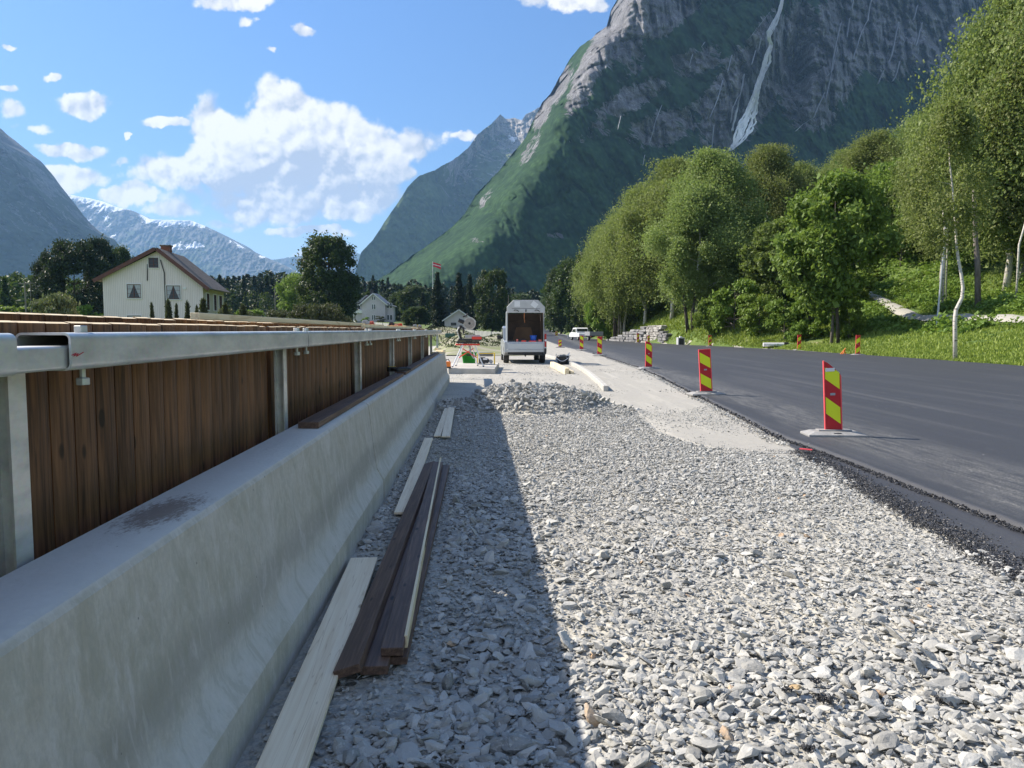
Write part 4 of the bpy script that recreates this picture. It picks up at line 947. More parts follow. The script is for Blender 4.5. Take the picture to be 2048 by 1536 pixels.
# stacked timber by the kerb
GT = 'sawn timbers stacked by the kerb'
a0, b0 = G(1134, 749, 0), G(1104, 733.5, 0); d_ = (b0-a0).normalized(); nrm = Vector((d_.y, -d_.x, 0))
k = 0
for i, (off, z, lb) in enumerate(((0, .01, 'bottom timber in the left stack by the kerb'), (-.005, .062, 'second timber up in the left stack by the kerb'), (.0, .114, 'third timber up in the left stack by the kerb'), (.005, .166, 'top timber of the left stack by the kerb'), (.19, .01, 'bottom timber of the right, lower stack by the kerb'), (.185, .062, 'top timber of the right, lower stack by the kerb'))):
    lay('timber', a0+nrm*off+Vector((0, 0, z)), b0+nrm*off+Vector((0, 0, z)), .148 if off < .1 else .12, .048, MLW, lb, 'timber', GT)
# kerb stones in a gentle curve
kp = [G(px, py, .0) for px, py in ((1214, 783), (1196, 765), (1180, 751), (1163, 740), (1146, 731), (1128, 724), (1108, 718), (1090, 713))]
seg = [Vector((p.x-.03, p.y, 0)) for p in kp]; L = [0]
for i in range(1, len(seg)): L.append(L[-1]+(seg[i]-seg[i-1]).length)
def kpt(s): return Vector((float(np.interp(s, L, [p.x for p in seg])), float(np.interp(s, L, [p.y for p in seg])), 0))
MKB = M('kerb_concrete', (.50, .49, .45), (.40, .39, .36), scale=5, rough=.85, bump=.2, bscale=40, bd=.004)
s = 0; i = 0
while s+1 < L[-1]:
    a, b = kpt(s), kpt(s+.99)
    o = lay('kerb_stone', a, b, .13, .15, MKB, 'pale kerb stone at the near end of the curved kerb' if i == 0 else '%s pale kerb stone of the curved row, counted from its near end' % ORD[i], 'kerb stone', 'kerb stones in a curve', bevel=.012)
    s += 1; i += 1
# white pickup with a flatbed, across the road
q = G(1193, 681.5, .05); Yw = q.y
wp = empty('white_pickup', (q.x, q.y, .05), R_(12), 'white pickup with a grey dropside trailer parked at the far side of the road', 'pickup')
sc_ = 1.0
MWP = M('white_paint', (.78, .79, .80), rough=.3)
mb = MB(); mb.prism([(2.6, .5), (2.6, 1.02), (4.0, 1.08), (4.1, 1.72), (4.5, 1.84), (5.7, 1.80), (6.3, 1.22), (7.4, 1.05), (7.6, .8), (7.6, .45)], -1.75, .1, 'x'); mb.build('body', MWP, wp, bevel=.07, seg=2)
MB().prism([(4.2, 1.15), (4.25, 1.65), (5.6, 1.62), (6.05, 1.2)], -1.765, -1.752, 'x').build('side_window', MGL, wp)
MB().box(-1.6, -.05, 4.03, 4.09, 1.2, 1.68).build('rear_window', MGL, wp)
for y in (3.4, 6.6):
    for x in (-1.62, -.03): wheel(wp, x, y, .36, .24)
MDS = M('grey_dropside', (.36, .38, .40), (.30, .31, .33), scale=4, rough=.5, metal=.3)
for (x0, x1, y0, y1) in ((-1.0, 1.0, 0, .04), (-1.0, 1.0, 2.3, 2.34), (-1.0, -.96, .04, 2.3), (.96, 1.0, .04, 2.3)): MB().box(x0, x1, y0, y1, .72, 1.28).build('dropside', MDS, wp)
MB().box(-1.0, 1.0, 0, 2.34, .66, .715).build('trailer_deck', MDG, wp)
for x in (-.80, .80): wheel(wp, x, 1.2, .32, .2)
for x in (-.8, .8): MB().box(x-.12, x+.12, -.03, .0, .52, .62).build('tail_lamp', MTL, wp)
MB().tube([(-.6, 2.3, .6), (-.8, 3.0, .55)], .05, 6).build('drawbar', MDG, wp)
# a car far up the road
q = at(1109, 640, 372); e = float(interp(372, EV)); t = empty('passing_car', (q.x-1.0, 372, e+.06), R_(-30), 'tiny dark car on the distant bend of the road', 'car')
MB().prism([(-2.1, .35), (-2.1, .9), (-1.4, 1.0), (-.9, 1.45), (.7, 1.45), (1.3, .98), (2.1, .85), (2.1, .35)], -.85, .85, 'x').build('body', M('dark_car_paint', (.05, .055, .06), rough=.3), t, bevel=.06)
MB().prism([(-1.3, 1.02), (-.88, 1.38), (-.86, 1.38), (-1.2, 1.02)], -.7, .7, 'x').build('rear_window', MGL, t)
for x in (-.7, .7):
    for y in (-1.3, 1.35): wheel(t, x, y, .32, .2)
# grey roadside cabinet
q = at(1361, 689, 76); zt = float(terrain(q.x, 76)); t = empty('roadside_cabinet', (q.x, 76, zt-.02), R_(10), 'small grey cabinet with a dark louvred front on the far verge', 'cabinet')
MB().box(-.36, .36, -.25, .25, .05, .88).build('housing', MLG, t, bevel=.02); MB().box(-.26, .26, -.27, -.245, .12, .78).build('louvre', MDG, t); MB().box(-.42, .42, -.3, .3, 0, .06).build('plinth', MDG, t); MB().box(-.12, .12, -.12, .12, .86, 1.0).build('junction_box', MWH, t, bevel=.02)
# pipe left on the verge and a folded orange stand
q = at(1555, 697, 60); zt = float(terrain(q.x, 60)); t = empty('drain_pipe', (q.x, 60, zt+.12), R_(0), 'short pale pipe lying on the far verge with a dark rim', 'pipe')
MB().tube([(-1.1, .2, .06), (.55, 0, .06)], .16, 14).build('pipe_body', MWH, t, smooth=False); MB().tube([(.5, 0, .06), (.85, -.04, .06)], .20, 14).build('collar', MBK, t)
MB().tube([(-1.3, 0, .32), (-1.3, 0, .42), (-.2, 0, .42), (-.2, 0, .32)], .03, 6).build('handle', MBK, t)
q = at(1688, 709, 46); zt = float(terrain(q.x, 46)); t = empty('folded_stand', (q.x, 46, max(zt, 0)), R_(10), 'orange folded sign stand lying beside the far marker board', 'sign stand')
for a, b in (((-.3, 0, 0), (.1, 0, .42)), ((-.12, 0, 0), (.14, .1, .40)), ((-.28, .1, .02), (.0, 0, .12)), ((.02, 0, .34), (.2, .1, .0))): MB().tube([a, b], .028, 6).build('leg', MOG, t)
# ------------------------------------------------------------------ buildings
def clad(c1, c2, pitch):
    def f(nt, oc, col, p):
        s = nt.nodes.new('ShaderNodeSeparateXYZ'); nt.links.new(oc.v, s.inputs[0])
        t = (NX(nt, s.outputs[0])+NX(nt, s.outputs[1]))*(1/pitch)
        fr = t._m('FRACT'); gr = fr.sstep(.02, .10)*fr.sstep(.90, .98, 1, 0)
        c = cmix(nt, noise(nt, vop(nt, 'MULTIPLY', oc, (1, 1, .2)), 3, 5, .6).ramp(.35, .65), c1, c2)
        c = cmix(nt, gr, tuple(x*.62 for x in c1), c); return c
    return f
MWC = M('cream_boarding', (.7, .68, .62), rough=.7, extra=clad((.82, .71, .66), (.88, .78, .74), .16)); MBE = M('beige_boarding', (.6, .54, .42), rough=.7, extra=clad((.50, .44, .33), (.58, .52, .41), .16))
MRF = M('old_slate_roof', (.10, .082, .068), (.18, .15, .125), scale=2.5, rough=.8, stretch=(1, 1, 1), bump=.6, bscale=9, bd=.05); MRT = M('dark_red_trim', (.11, .042, .03), (.15, .06, .045), scale=3, rough=.6)
MBK2 = M('brick', (.28, .11, .07), (.16, .075, .055), scale=7, rough=.9); MTR = M('white_trim', (.78, .78, .76), rough=.5); MCU = M('curtain', (.55, .56, .58), (.38, .39, .42), scale=9, rough=.9, stretch=(4, 1, .3)); MPN = M('window_pane', (.03, .035, .04), rough=.12)
def window(par, M4, w, h, frame=MRT, trim=MTR, curtain=True, bars=True, mull=1):
    """M4 places the window's lower centre, facing local -Y"""
    mb = MB(); e = .07
    for b in ((-w/2-e, w/2+e, h, h+e), (-w/2-e, w/2+e, -e, 0), (-w/2-e, -w/2, 0, h), (w/2, w/2+e, 0, h)): mb.box(b[0], b[1], -.05, .03, b[2], b[3], M=M4)
    f = mb.build('window', trim, par)
    MB().box(-w/2, w/2, .004, .02, 0, h, M=M4).build('pane', MPN, f)
    mb = MB(); k = .055
    outer = [(-w/2, 0), (w/2, 0), (w/2, h), (-w/2, h)]
    xs_ = [-w/2, w/2-k]+[(-k/2) for _ in range(1 if mull else 0)]
    for x in xs_: mb.box(x, x+k, -.03, .003, 0, h, M=M4)
    for z in (0, h-k): mb.box(-w/2, w/2, -.028, .002, z, z+k, M=M4)
    mb.build('casement', frame, f)
    if bars:
        mb = MB()
        for z in (h*.33, h*.66): mb.box(-w/2+k, w/2-k, -.02, .003, z-.014, z+.014, M=M4)
        mb.build('glazing_bar', frame, f)
    if curtain:
        mb = MB()
        for s in (-1, 1): mb.prism([(s*(w/2-k), h-k), (s*.03, h-k), (s*w*.18, h*.55), (s*w*.40, k), (s*(w/2-k), k)], -.004, .003, 'y', M=M4)
        mb.build('curtain', MCU, f)
    return f
# --- cream farmhouse
Yh = 70.0; A = at(208, 632, Yh); B = at(398, 632, Yh); wd = (B-A).x
hz0 = float(terrain(A.x, Yh))-.1
hs_ = empty('farmhouse', (A.x, Yh, hz0), R_(8), 'large cream boarded farmhouse with a slate roof and brick chimney behind the screen', 'house')
ze = at(208, 556, Yh).z-hz0; zr = at(308, 497, Yh).z-hz0; xr_ = (at(308, 497, Yh)-A).x; zer = at(398, 568, Yh).z-hz0; D = 8.0
mb = MB(); mb.prism([(0, 0), (wd, 0), (wd, zer), (xr_, zr-.18), (0, ze)], 0, D, 'y'); mb.build('wall', MWC, hs_)
MB().box(wd+.003, wd+.03, 0.02, D, 0, zer-.05).build('side_wall', MBE, hs_)
# roof slabs with overhang
def slab(p0, p1, y0, y1, th, up=0):
    (x0, z0), (x1, z1) = p0, p1; L = math.hypot(x1-x0, z1-z0); nx, nz = -(z1-z0)/L*th, (x1-x0)/L*th
    if nz < 0: nx, nz = -nx, -nz
    return MB().prism([(x0, z0), (x1, z1), (x1+nx, z1+nz), (x0+nx, z0+nz)], y0, y1, 'y')
ov = .55
sl_l = (zr-ze)/xr_; sl_r = (zr-zer)/(wd-xr_)
slab((-ov, ze-ov*sl_l), (xr_, zr), -.45, D+.45, .16).build('roof', MRF, hs_)
slab((xr_, zr+.002), (wd+ov, zer-ov*sl_r), -.45, D+.45, .16).build('roof', MRF, hs_)
slab((-ov-.02, ze-ov*sl_l-.16), (xr_, zr-.16), -.51, -.452, .34).build('barge_board', MRT, hs_); slab((xr_, zr-.16), (wd+ov+.02, zer-ov*sl_r-.16), -.51, -.452, .34).build('barge_board', MRT, hs_)
ch = empty('x', (0, 0, 0)); bpy.data.objects.remove(ch)
cxn = (at(334, 500, Yh+3)-A).x
c = MB().box(cxn-.42, cxn+.42, 3, 3.75, zr-1.2, zr+.62).build('chimney', MBK2, hs_); MB().box(cxn-.5, cxn+.5, 2.92, 3.83, zr+.62, zr+.75).build('chimney_cap', MRF, c)
def T4(x, y, z, rz=0): return Matrix.Translation((x, y, z))@Matrix.Rotation(rz, 4, 'Z')
for (px0, px1, pyt, pyb) in ((252, 277.5, 568, 596), (327, 353, 570, 598), (292.5, 311, 514, 534.5), (253, 278, 631, 655)):
    a, b = at(px0, pyb, Yh)-A, at(px1, pyt, Yh)-A
    z0 = at(px0, pyb, Yh).z-hz0; z1 = at(px0, pyt, Yh).z-hz0
    window(hs_, T4((a.x+b.x)/2, -.03, z0), b.x-a.x, z1-z0, curtain=pyt > 540)
for yy in (1.5, 4.2, 6.4):
    for z0 in (zer-2.35, zer-5.2): window(hs_, T4(wd+.05, yy, z0, PI/2), 1.0 if yy < 5 else 1.2, 1.6, curtain=False)
MB().tube([(xr_+.6, -.05, 0), (xr_+.6, -.05, zr-2.2), (xr_+.3, -.08, zr-1.0)], .045, 5).build('down_pipe', MDG, hs_); MB().tube([(xr_-.9, -.05, zr-1.4), (xr_-.95, -.05, ze-.2)], .045, 5).build('vent_pipe', MDG, hs_)
MB().box(wd-1.8, wd-1.5, -.06, 0, ze-1, ze-.8).build('wall_vent', MTR, hs_)
# --- pale house in the distance
Yh = 250.; A = at(724, 641, Yh); B = at(771, 641, Yh); wd = (B-A).x
hz0 = float(terrain(A.x, Yh))-.3; MPH = M('pale_grey_boarding', (.5, .5, .5), rough=.7, extra=clad((.60, .54, .56), (.68, .62, .64), .3)); MGR2 = M('grey_tile_roof', (.22, .23, .25), (.30, .31, .33), scale=.8, rough=.7)
h2 = empty('villa', (A.x, Yh, hz0), R_(0), 'two-storey pale villa with a balcony and bay window far beyond the screen', 'house')
ze = at(724, 607, Yh).z-hz0; zr = at(747, 587, Yh).z-hz0; D = 10
MB().prism([(0, 0), (wd, 0), (wd, ze), (wd/2, zr-.2), (0, ze)], 0, D, 'y').build('wall', MPH, h2)
slab((-.7, ze-.55), (wd/2, zr), -.6, D+.6, .25).build('roof', MGR2, h2); slab((wd/2, zr+.01), (wd+.7, ze-.55), -.6, D+.6, .25).build('roof', MGR2, h2)
slab((-.7, ze-.75), (wd/2, zr-.2), -.68, -.61, .3).build('barge_board', MTR, h2); slab((wd/2, zr-.2), (wd+.7, ze-.75), -.68, -.61, .3).build('barge_board', MTR, h2)
MB().box(-2.4, 0, 1.0, D-1, 0, ze-.3).build('side_wing', MPH, h2); MB().prism([(-2.7, ze-.5), (.0, ze+.9), (1.5, ze+2.6), (1.5, ze+2.9), (-2.8, ze-.2)], .6, D-.6, 'y').build('wing_roof', MGR2, h2)
b_ = MB().box(-3.2, .1, .3, 2.4, 3.3, 4.3).build('balcony', MTR, h2); MB().box(-3.1, -2.7, .5, .8, 0, 3.3).build('column', MTR, b_)
MB().box(wd, wd+2.6, 1.2, 4.5, 0, ze-1).build('bay', MPH, h2); MB().prism([(wd-.5, ze+.4), (wd+3.3, ze-.9), (wd+3.3, ze-1.1), (wd-.5, ze-.6)], .8, 5, 'y').build('bay_roof', MGR2, h2)
c = MB().box(wd/2-1.9, wd/2-.9, 4, 5, zr-.8, zr+1.2).build('chimney', MDG, h2); MB().box(wd/2-2.1, wd/2-.7, 3.8, 5.2, zr+1.2, zr+1.45).build('chimney_cap', MDG, c)
for (pxc, pyt, pyb) in ((745.5, 593, 600), (749.5, 593, 600), (745.5, 608.5, 618.5), (749.5, 608.5, 618.5), (745.5, 630, 640), (749.5, 630, 640)):
    x = (at(pxc, pyb, Yh)-A).x; z0 = at(pxc, pyb, Yh).z-hz0; window(h2, T4(x, -.03, z0), .48, at(pxc, pyt, Yh).z-hz0-z0, frame=MTR, curtain=False, bars=False, mull=0)
for z0 in (1.0, 5.0):
    for x in (wd+.7, wd+1.7): window(h2, T4(x, 1.17, z0), .7, 1.7, frame=MTR, curtain=False, bars=False, mull=0)
window(h2, T4(-1.6, .97, 4.6), 1.9, 1.5, frame=MTR, curtain=False, bars=False)
# --- garage
Yh = 170.; A = at(889, 655, Yh); B = at(946, 655, Yh); wd = (B-A).x; hz0 = float(terrain(A.x, Yh))-.3
h3 = empty('garage', (A.x, Yh, hz0), R_(6), 'small grey gabled garage beyond the saw bench', 'garage')
ze = at(889, 638, Yh).z-hz0; zr = at(916, 619.5, Yh).z-hz0
MB().prism([(0, 0), (wd, 0), (wd, ze), (wd/2, zr-.15), (0, ze)], 0, 8, 'y').build('wall', MPH, h3)
slab((-.5, ze-.45), (wd/2, zr), -.5, 8.4, .18).build('roof', MGR2, h3); slab((wd/2, zr+.01), (wd+.6, ze-.55), -.5, 8.4, .18).build('roof', MGR2, h3)
slab((-.5, ze-.6), (wd/2, zr-.15), -.57, -.51, .2).build('barge_board', MTR, h3); slab((wd/2, zr-.15), (wd+.6, ze-.7), -.57, -.51, .2).build('barge_board', MTR, h3)
window(h3, T4(wd*.32, -.03, ze-1.4), 1.1, .5, frame=MDG, trim=MDG, curtain=False, bars=False, mull=0)
# --- two small white sheds among the bushes
for px, py, Yh, w_, hh, lb in ((521, 640, 150, 4.0, 1.5, 'low white shed with a dark roof among the bushes'), (574, 632, 190, 2.6, 1.6, 'tiny white hut right of the low shed')):
    q = at(px, py, Yh); z = at(px, py-15, Yh).z-hh; t = empty('shed', (q.x, Yh, z), .05, lb, 'shed')
    MB().box(-w_/2, w_/2, 0, 3, -2.5, hh).build('wall', MWP, t); MB().prism([(-w_/2-.2, hh), (w_/2+.2, hh), (w_/2-.2, hh+.5), (-w_/2+.2, hh+.5)], -.2, 3.2, 'y').build('roof', MDG, t)
    MB().box(-.4, .4, -.02, .01, -1.2, hh-.5).build('door', MGY, t)
# --- long garden fence
MFN = M('weathered_fence', (.36, .37, .36), (.26, .27, .27), scale=1, rough=.85)
def picket(x0, y0, x1, y1, h, label, pitch=.5, post=8.):
    a, b = Vector((x0, y0, 0)), Vector((x1, y1, 0)); L = (b-a).length; d = (b-a)/L
    t = empty('garden_fence', (x0, y0, 0), 0, label, 'fence'); mb = MB(); n = int(L/pitch)
    T = lambda s: float(terrain((a+d*s).x, (a+d*s).y))
    rings = []
    for i in range(n+1):
        s = i*pitch; p = d*s; z = T(s)
        j = .05*math.sin(i*1.7)
        rings.append([(p.x, p.y, z+.1), (p.x, p.y, z+h+j), (p.x, p.y+.05, z+h+j), (p.x, p.y+.05, z+.1)])
    mb.loft(rings); mb.build('boarding', MFN, t)
    s = 0
    while s <= L: p = d*s; MB().box(p.x-.06, p.x+.06, p.y-.09, p.y-.002, T(s)-.1, T(s)+h+.12).build('post', MFN, t); s += post
picket(-50, 222, -19, 150, 1.15, 'long pale garden fence running from the villa to the garage')
picket(-11.5, 160, -1, 140, 1.2, 'grey garden fence right of the garage')
# --- flagpole with a long pennant
q = at(866, 590, 185); zg = float(terrain(q.x, 185)); zt = at(866, 523, 185).z
t = empty('flagpole', (q.x, 185, zg), 0, 'white flagpole with a red flag in front of the dark spruces', 'flagpole')
MB().tube([(0, 0, 0), (0, 0, zt-zg)], [.10, .05], 8).build('pole', MWH, t)
MFR = M('flag_red', (.62, .03, .05), rough=.7); mb = MB(); n = 10
f = [(i/n*2.0, .10*math.sin(i*.9), -.1-.055*i) for i in range(n+1)]
mb.loft([[(p[0], p[1], zt-zg-.05+p[2]), (p[0], p[1], zt-zg-1.05+p[2]-.02*i), (p[0], p[1]+.01, zt-zg-1.05+p[2]-.02*i), (p[0], p[1]+.01, zt-zg-.05+p[2])] for i, p in enumerate(f)])
fl = mb.build('flag', MFR, t)
mb = MB(); mb.loft([[(p[0], p[1]-.012, zt-zg-.47+p[2]), (p[0], p[1]-.012, zt-zg-.66+p[2]), (p[0], p[1]+.022, zt-zg-.66+p[2]), (p[0], p[1]+.022, zt-zg-.47+p[2])] for p in f]); mb.build('white_band', MWH, fl)
# --- poles
MPL = M('weathered_pole', (.16, .14, .12), (.24, .22, .19), scale=4, rough=.9, stretch=(1, 1, .2))
def pole(px, pyb, pyt, Y, lb, r=.12, arm=True, mat=MPL, lean=0):
    q = at(px, pyb, Y); z = min(float(terrain(q.x, Y)), q.z); zt = at(px, pyt, Y).z
    t = empty('utility_pole', (q.x, Y, z-.2), 0, lb, 'pole', 'wooden utility poles'); MB().tube([(0, 0, 0), (lean, 0, zt-z+.2)], [r, r*.75], 8).build('shaft', mat, t)
    if arm: MB().box(-.8, .8, -.06, .06, zt-z-.2, zt-z-.08).build('crossarm', mat, t)
pole(52, 620, 562, 95, 'utility pole furthest left in front of the pine group'); pole(63, 615, 562, 120, 'second utility pole from the left, thin and more distant'); pole(551, 640, 576, 120, 'utility pole in front of the dark spruces right of the farmhouse', .1, False)
pole(1017, 610, 590, 150, 'thin pole left of the raised pickup hatch', .07, False)
q = at(1877, 566, 50); t = empty('grey_post', (q.x, 50, float(terrain(q.x, 50))-.1), 0, 'slender grey metal post among the birches on the slope', 'post'); MB().tube([(0, 0, 0), (.35, 0, at(1883, 445, 50).z-t.location.z)], [.07, .055], 10).build('shaft', M('grey_metal', (.45, .47, .50), rough=.4, metal=.4), t)
q = at(885, 666, 58); t = empty('green_mailbox', (q.x+.6, 58, float(terrain(q.x, 58))), 0, 'dark green box on a thin post on the rubble mound', 'box'); MB().box(-.38, .38, -.2, .2, .5, .85).build('box_body', M('green_box', (.03, .09, .07), rough=.5), t, bevel=.04); MB().tube([(0, 0, 0), (0, 0, .52)], .03, 6).build('stem', MDG, t)
t = empty('delineator_post', (at(1136, 660, 140).x, 140, float(terrain(at(1136, 660, 140).x, 140))), 0, 'thin white edge post on the grass beyond the white pickup', 'edge post'); MB().box(-.07, .07, -.04, .04, -.05, 1.0).build('shaft', MWH, t); MB().box(-.072, .072, -.045, -.041, .72, .85).build('reflector', MBK, t)
# ------------------------------------------------------------------ dry stone wall on the far verge
rw = random.Random(4); MRK = M('quarried_rock', (.27, .27, .265), (.16, .16, .165), scale=2.2, rough=.9, bump=.6, bscale=7, bd=.05, tint=.3); MRL = M('pale_packed_rock', (.38, .37, .34), (.26, .25, .235), scale=3, rough=.9, bump=.6, bscale=8, bd=.05, tint=.3)
t = empty('stone_wall', (17.2, 86, 0), 0, 'tapering retaining wall of grey quarried blocks on the far verge', 'retaining wall')
def block(cx, cy, cz, sx, sy, sz, mat, rz):
    bm = bmesh.new(); bmesh.ops.create_cube(bm, size=1)
    for v in bm.verts: v.co = Vector((v.co.x*sx*rw.uniform(.9, 1.0), v.co.y*sy, v.co.z*sz*rw.uniform(.85, 1.0)))+Vector((rw.uniform(-.04, .04),)*3)
    me = bpy.data.meshes.new('block'); bm.to_mesh(me); bm.free(); me.materials.append(mat)
    a = me.attributes.new('tint', 'FLOAT', 'POINT'); a.data.foreach_set('value', [rw.random()]*8)
    o = add_mesh('block', me, t); o.location = Vector((cx, cy, cz))-t.location; o.rotation_euler = (rw.uniform(-.06, .06), rw.uniform(-.06, .06), rz); b = o.modifiers.new('b', 'BEVEL'); b.width = .04
nb = 0
for (pa, pb, top, mat, szr) in (((1205, 680), (1278, 684), [(0, .15), (1, 2.25)], MRK, 1.0), ((1279, 684), (1306, 686), [(0, 2.3), (1, 2.2)], MRL, .62), ((1307, 686), (1322, 687), [(0, 2.15), (1, 1.5)], MRK, .75)):
    Ya, Yb = {1205: (104, 91), 1279: (90.5, 86.5), 1307: (86, 83)}[pa[0]]
    A, B = at(pa[0], pa[1], Ya), at(pb[0], pb[1], Yb); A.z = B.z = 0; A.x += .6; B.x += .5; L = (B-A).length; d = (B-A)/L; rz = math.atan2(d.y, d.x)
    z = .0
    while z < 2.4:
        hgt = rw.uniform(.26, .46)*(szr**.5); s = rw.uniform(-.5, 0)
        while s < L:
            ln = rw.uniform(.7, 1.9)*szr; sc2 = (s+ln/2)/L
            if 0 <= s+ln/2 <= L+.2 and z+hgt*.7 < interp(sc2, top) and nb < 98:
                p = A+d*(s+ln/2); back = z*.42+rw.uniform(-.08, .08)
                block(p.x-d.y*-1*0+back*abs(d.y)*1.0, p.y+back*.15, z+hgt/2, ln*.98, .75, hgt*.97, mat, rz); nb += 1
            s += ln
        z += hgt
# ------------------------------------------------------------------ mountains: steep relief meshes at their own distances
def mtn_mat(name, forest=(.012, .034, .016), forest2=(.050, .100, .040), rock=(.125, .125, .135), rock2=(.29, .29, .30), fs=.05, rs=.02, snow=False):
    def f(nt, oc, col, p):
        fo = cmix(nt, voro(nt, oc, fs*1.6).ramp(.05, .55)*.5+noise(nt, oc, fs*.35, 6, .7).ramp(.35, .65)*.6, forest2, forest)
        st = vop(nt, 'MULTIPLY', oc, (1, 1, .3))
        dg = vop(nt, 'MULTIPLY', vop(nt, 'ADD', oc, vop(nt, 'MULTIPLY', vop(nt, 'CROSS_PRODUCT', oc, (0, 1, 0)), (.55, 0, .55))), (.45, 1, 1.9))
        n1 = noise(nt, st, rs*2.6, 9, .72, 1.6); n2 = noise(nt, dg, rs*1.6, 9, .72, 1.4); n3 = noise(nt, oc, rs*.45, 6, .6)
        rk = cmix(nt, n1.ramp(.38, .62), rock, rock2)
        rk = cmix(nt, n3.ramp(.4, .62)*.5, rk, tuple(c*.6 for c in rock))
        r1 = (n1-.5)._m('ABSOLUTE'); r2 = (n2-.5)._m('ABSOLUTE')
        rk = cmix(nt, r2.sstep(.0, .022, 1, 0)*.85, rk, tuple(c*.22 for c in rock))
        rk = cmix(nt, r1.sstep(.0, .014, 1, 0)*.7, rk, tuple(c*.3 for c in rock))
        rk = cmix(nt, noise(nt, vop(nt, 'MULTIPLY', oc, (1, 1, .12)), rs*7, 4, .6).sstep(.60, .72)*.6, rk, tuple(min(1, c*1.7) for c in rock2))
        k = (attr(nt, 'rock')+(noise(nt, dg, rs*1.1, 9, .74, .6)-.5)*2.3).sstep(.46, .53)
        c = cmix(nt, k, fo, rk)
        if snow:
            s = (attr(nt, 'snow')+(noise(nt, vop(nt, 'MULTIPLY', oc, (1, 1, .55)), rs*.9, 7, .66)-.5)*2.0).sstep(.62, .70)
            c = cmix(nt, s, c, (.80, .82, .86))
        return c
    return M(name, forest, rough=.95, extra=f, spec=.1)
def sil_interp(pts, px): return np.interp(px, [p[0] for p in pts], [p[1] for p in pts])
def atv(px, py, Y):
    a = (px-1024)/FPX; b = (768-py)/FPX; dy_ = CP+b*SP; k = Y/dy_
    return np.stack([a*k, Y+0*a, HC+(-SP+b*CP)*k], -1)
def mountain(name, sil, ybase, D, nx_, nt_, mat, px0, px1, rough=1., attrs=None, jag=3., seed=0, back=600):
    """sil: skyline in the photograph; D(px, py, ys): distance of the face at that bearing and height"""
    px = np.linspace(px0, px1, nx_); ys = sil_interp(sil, px)+jag*fbm(px*.045, px*0, o=5, s=seed, g=.62)
    t = np.linspace(0, 1, nt_)[:, None]; yb = ybase(px) if callable(ybase) else ybase+0*px
    PY = ys[None]+(yb-ys)[None]*t; PX = np.repeat(px[None], nt_, 0)
    Dm = D(PX, PY, ys[None])
    P0 = atv(PX, PY, Dm); w = rough*Dm/1000.
    n = 26*fbm(P0[..., 0]/190, P0[..., 2]/260, o=5, s=seed+3, g=.5)
    rn = fbm(P0[..., 0]/60+P0[..., 2]/130, P0[..., 2]/110, o=5, s=seed+5, g=.62); n = n+22*(1-2*np.abs(rn)**.7)+5*fbm(P0[..., 0]/14, P0[..., 2]/22, o=3, s=seed+6, g=.6)
    if attrs and 'rock' in attrs:
        rk = np.clip(attrs['rock'](PX, PY, ys[None]), 0, 1)
        v = fbm(P0[..., 0]/26+P0[..., 2]/300, P0[..., 2]/240, o=4, s=seed+8, g=.6); v2 = fbm(P0[..., 0]/90-P0[..., 2]/60, P0[..., 2]/45+P0[..., 0]/200, o=4, s=seed+9, g=.6)
        n = n+rk*(34*(.5-np.abs(v)**.6)+26*(.5-np.abs(v2)**.6))
    Dm = Dm+n*w*np.clip((PY-ys)/12, 0, 1)
    P = atv(PX, PY, Dm); top = P[:1].copy(); b1 = top+np.array([0, back*.3, -back*.02]); b2 = top+np.array([0, back, -back*.8])
    V = np.concatenate([b2, b1, P], 0)
    A = {k: ('POINT', np.concatenate([np.repeat(v(PX, PY, ys[None])[:1], 2, 0), v(PX, PY, ys[None])], 0)) for k, v in (attrs or {}).items()}
    me = np_mesh(name, V.reshape(-1, 3), grid_faces(nt_+2, nx_, flip=True), mat, smooth=True, attrs=A)
    tag(add_mesh(name, me), kind='structure')
SIL = [(690, 600), (745, 566), (790, 538), (830, 508), (870, 480), (905, 452), (930, 425), (950, 392), (975, 366), (1000, 338), (1030, 303), (1052, 272), (1065, 240), (1085, 206), (1100, 190), (1118, 158), (1138, 122), (1160, 92), (1190, 70), (1214, 52), (1222, 22), (1236, -2), (1260, -60), (1330, -130), (1500, -190), (1900, -230), (2400, -200)]
def dist_to_sil(PX, PY):
    ysl = np.array([p[1] for p in SIL][::-1], float); xsl = np.array([p[0] for p in SIL][::-1], float)
    return PX-np.interp(PY, ysl, xsl)
def Dmain(PX, PY, ys=None):
    a = (PX-1024)/FPX
    base = 800/(1-.50*np.clip(a, -.3, .75))
    h = (640-PY)/FPX*base
    d = np.clip(dist_to_sil(PX, PY), 0, 999)
    # broad strip of ridge turned towards the light, then the averted face
    wdt = np.interp(PY, [0, 60, 200, 330, 450, 560], [26, 34, 46, 64, 84, 90])
    flank = 275*np.exp(-(d/(wdt*.62))**1.6)*1.0
    gull = 40*np.exp(-((PX-1560-(PY-150)*-.32)/55.)**2)*np.clip((330-PY)/100, 0, 1)+46*np.exp(-((PX-1590)/26.)**2-((PY-150)/55.)**2)
    but = -36*np.exp(-((PX-1480-(PY-150)*-.45)/60.)**2)*np.clip((300-PY)/120, 0, 1)-40*np.exp(-((PX-1640)/40.)**2)*np.clip((280-PY)/120, 0, 1)
    slope = np.where(PY > 300, .62, .34)
    dep = np.interp(h, [0, 170, 270, 800], [0, 84, 122, 270])
    return base+dep+flank+gull+but
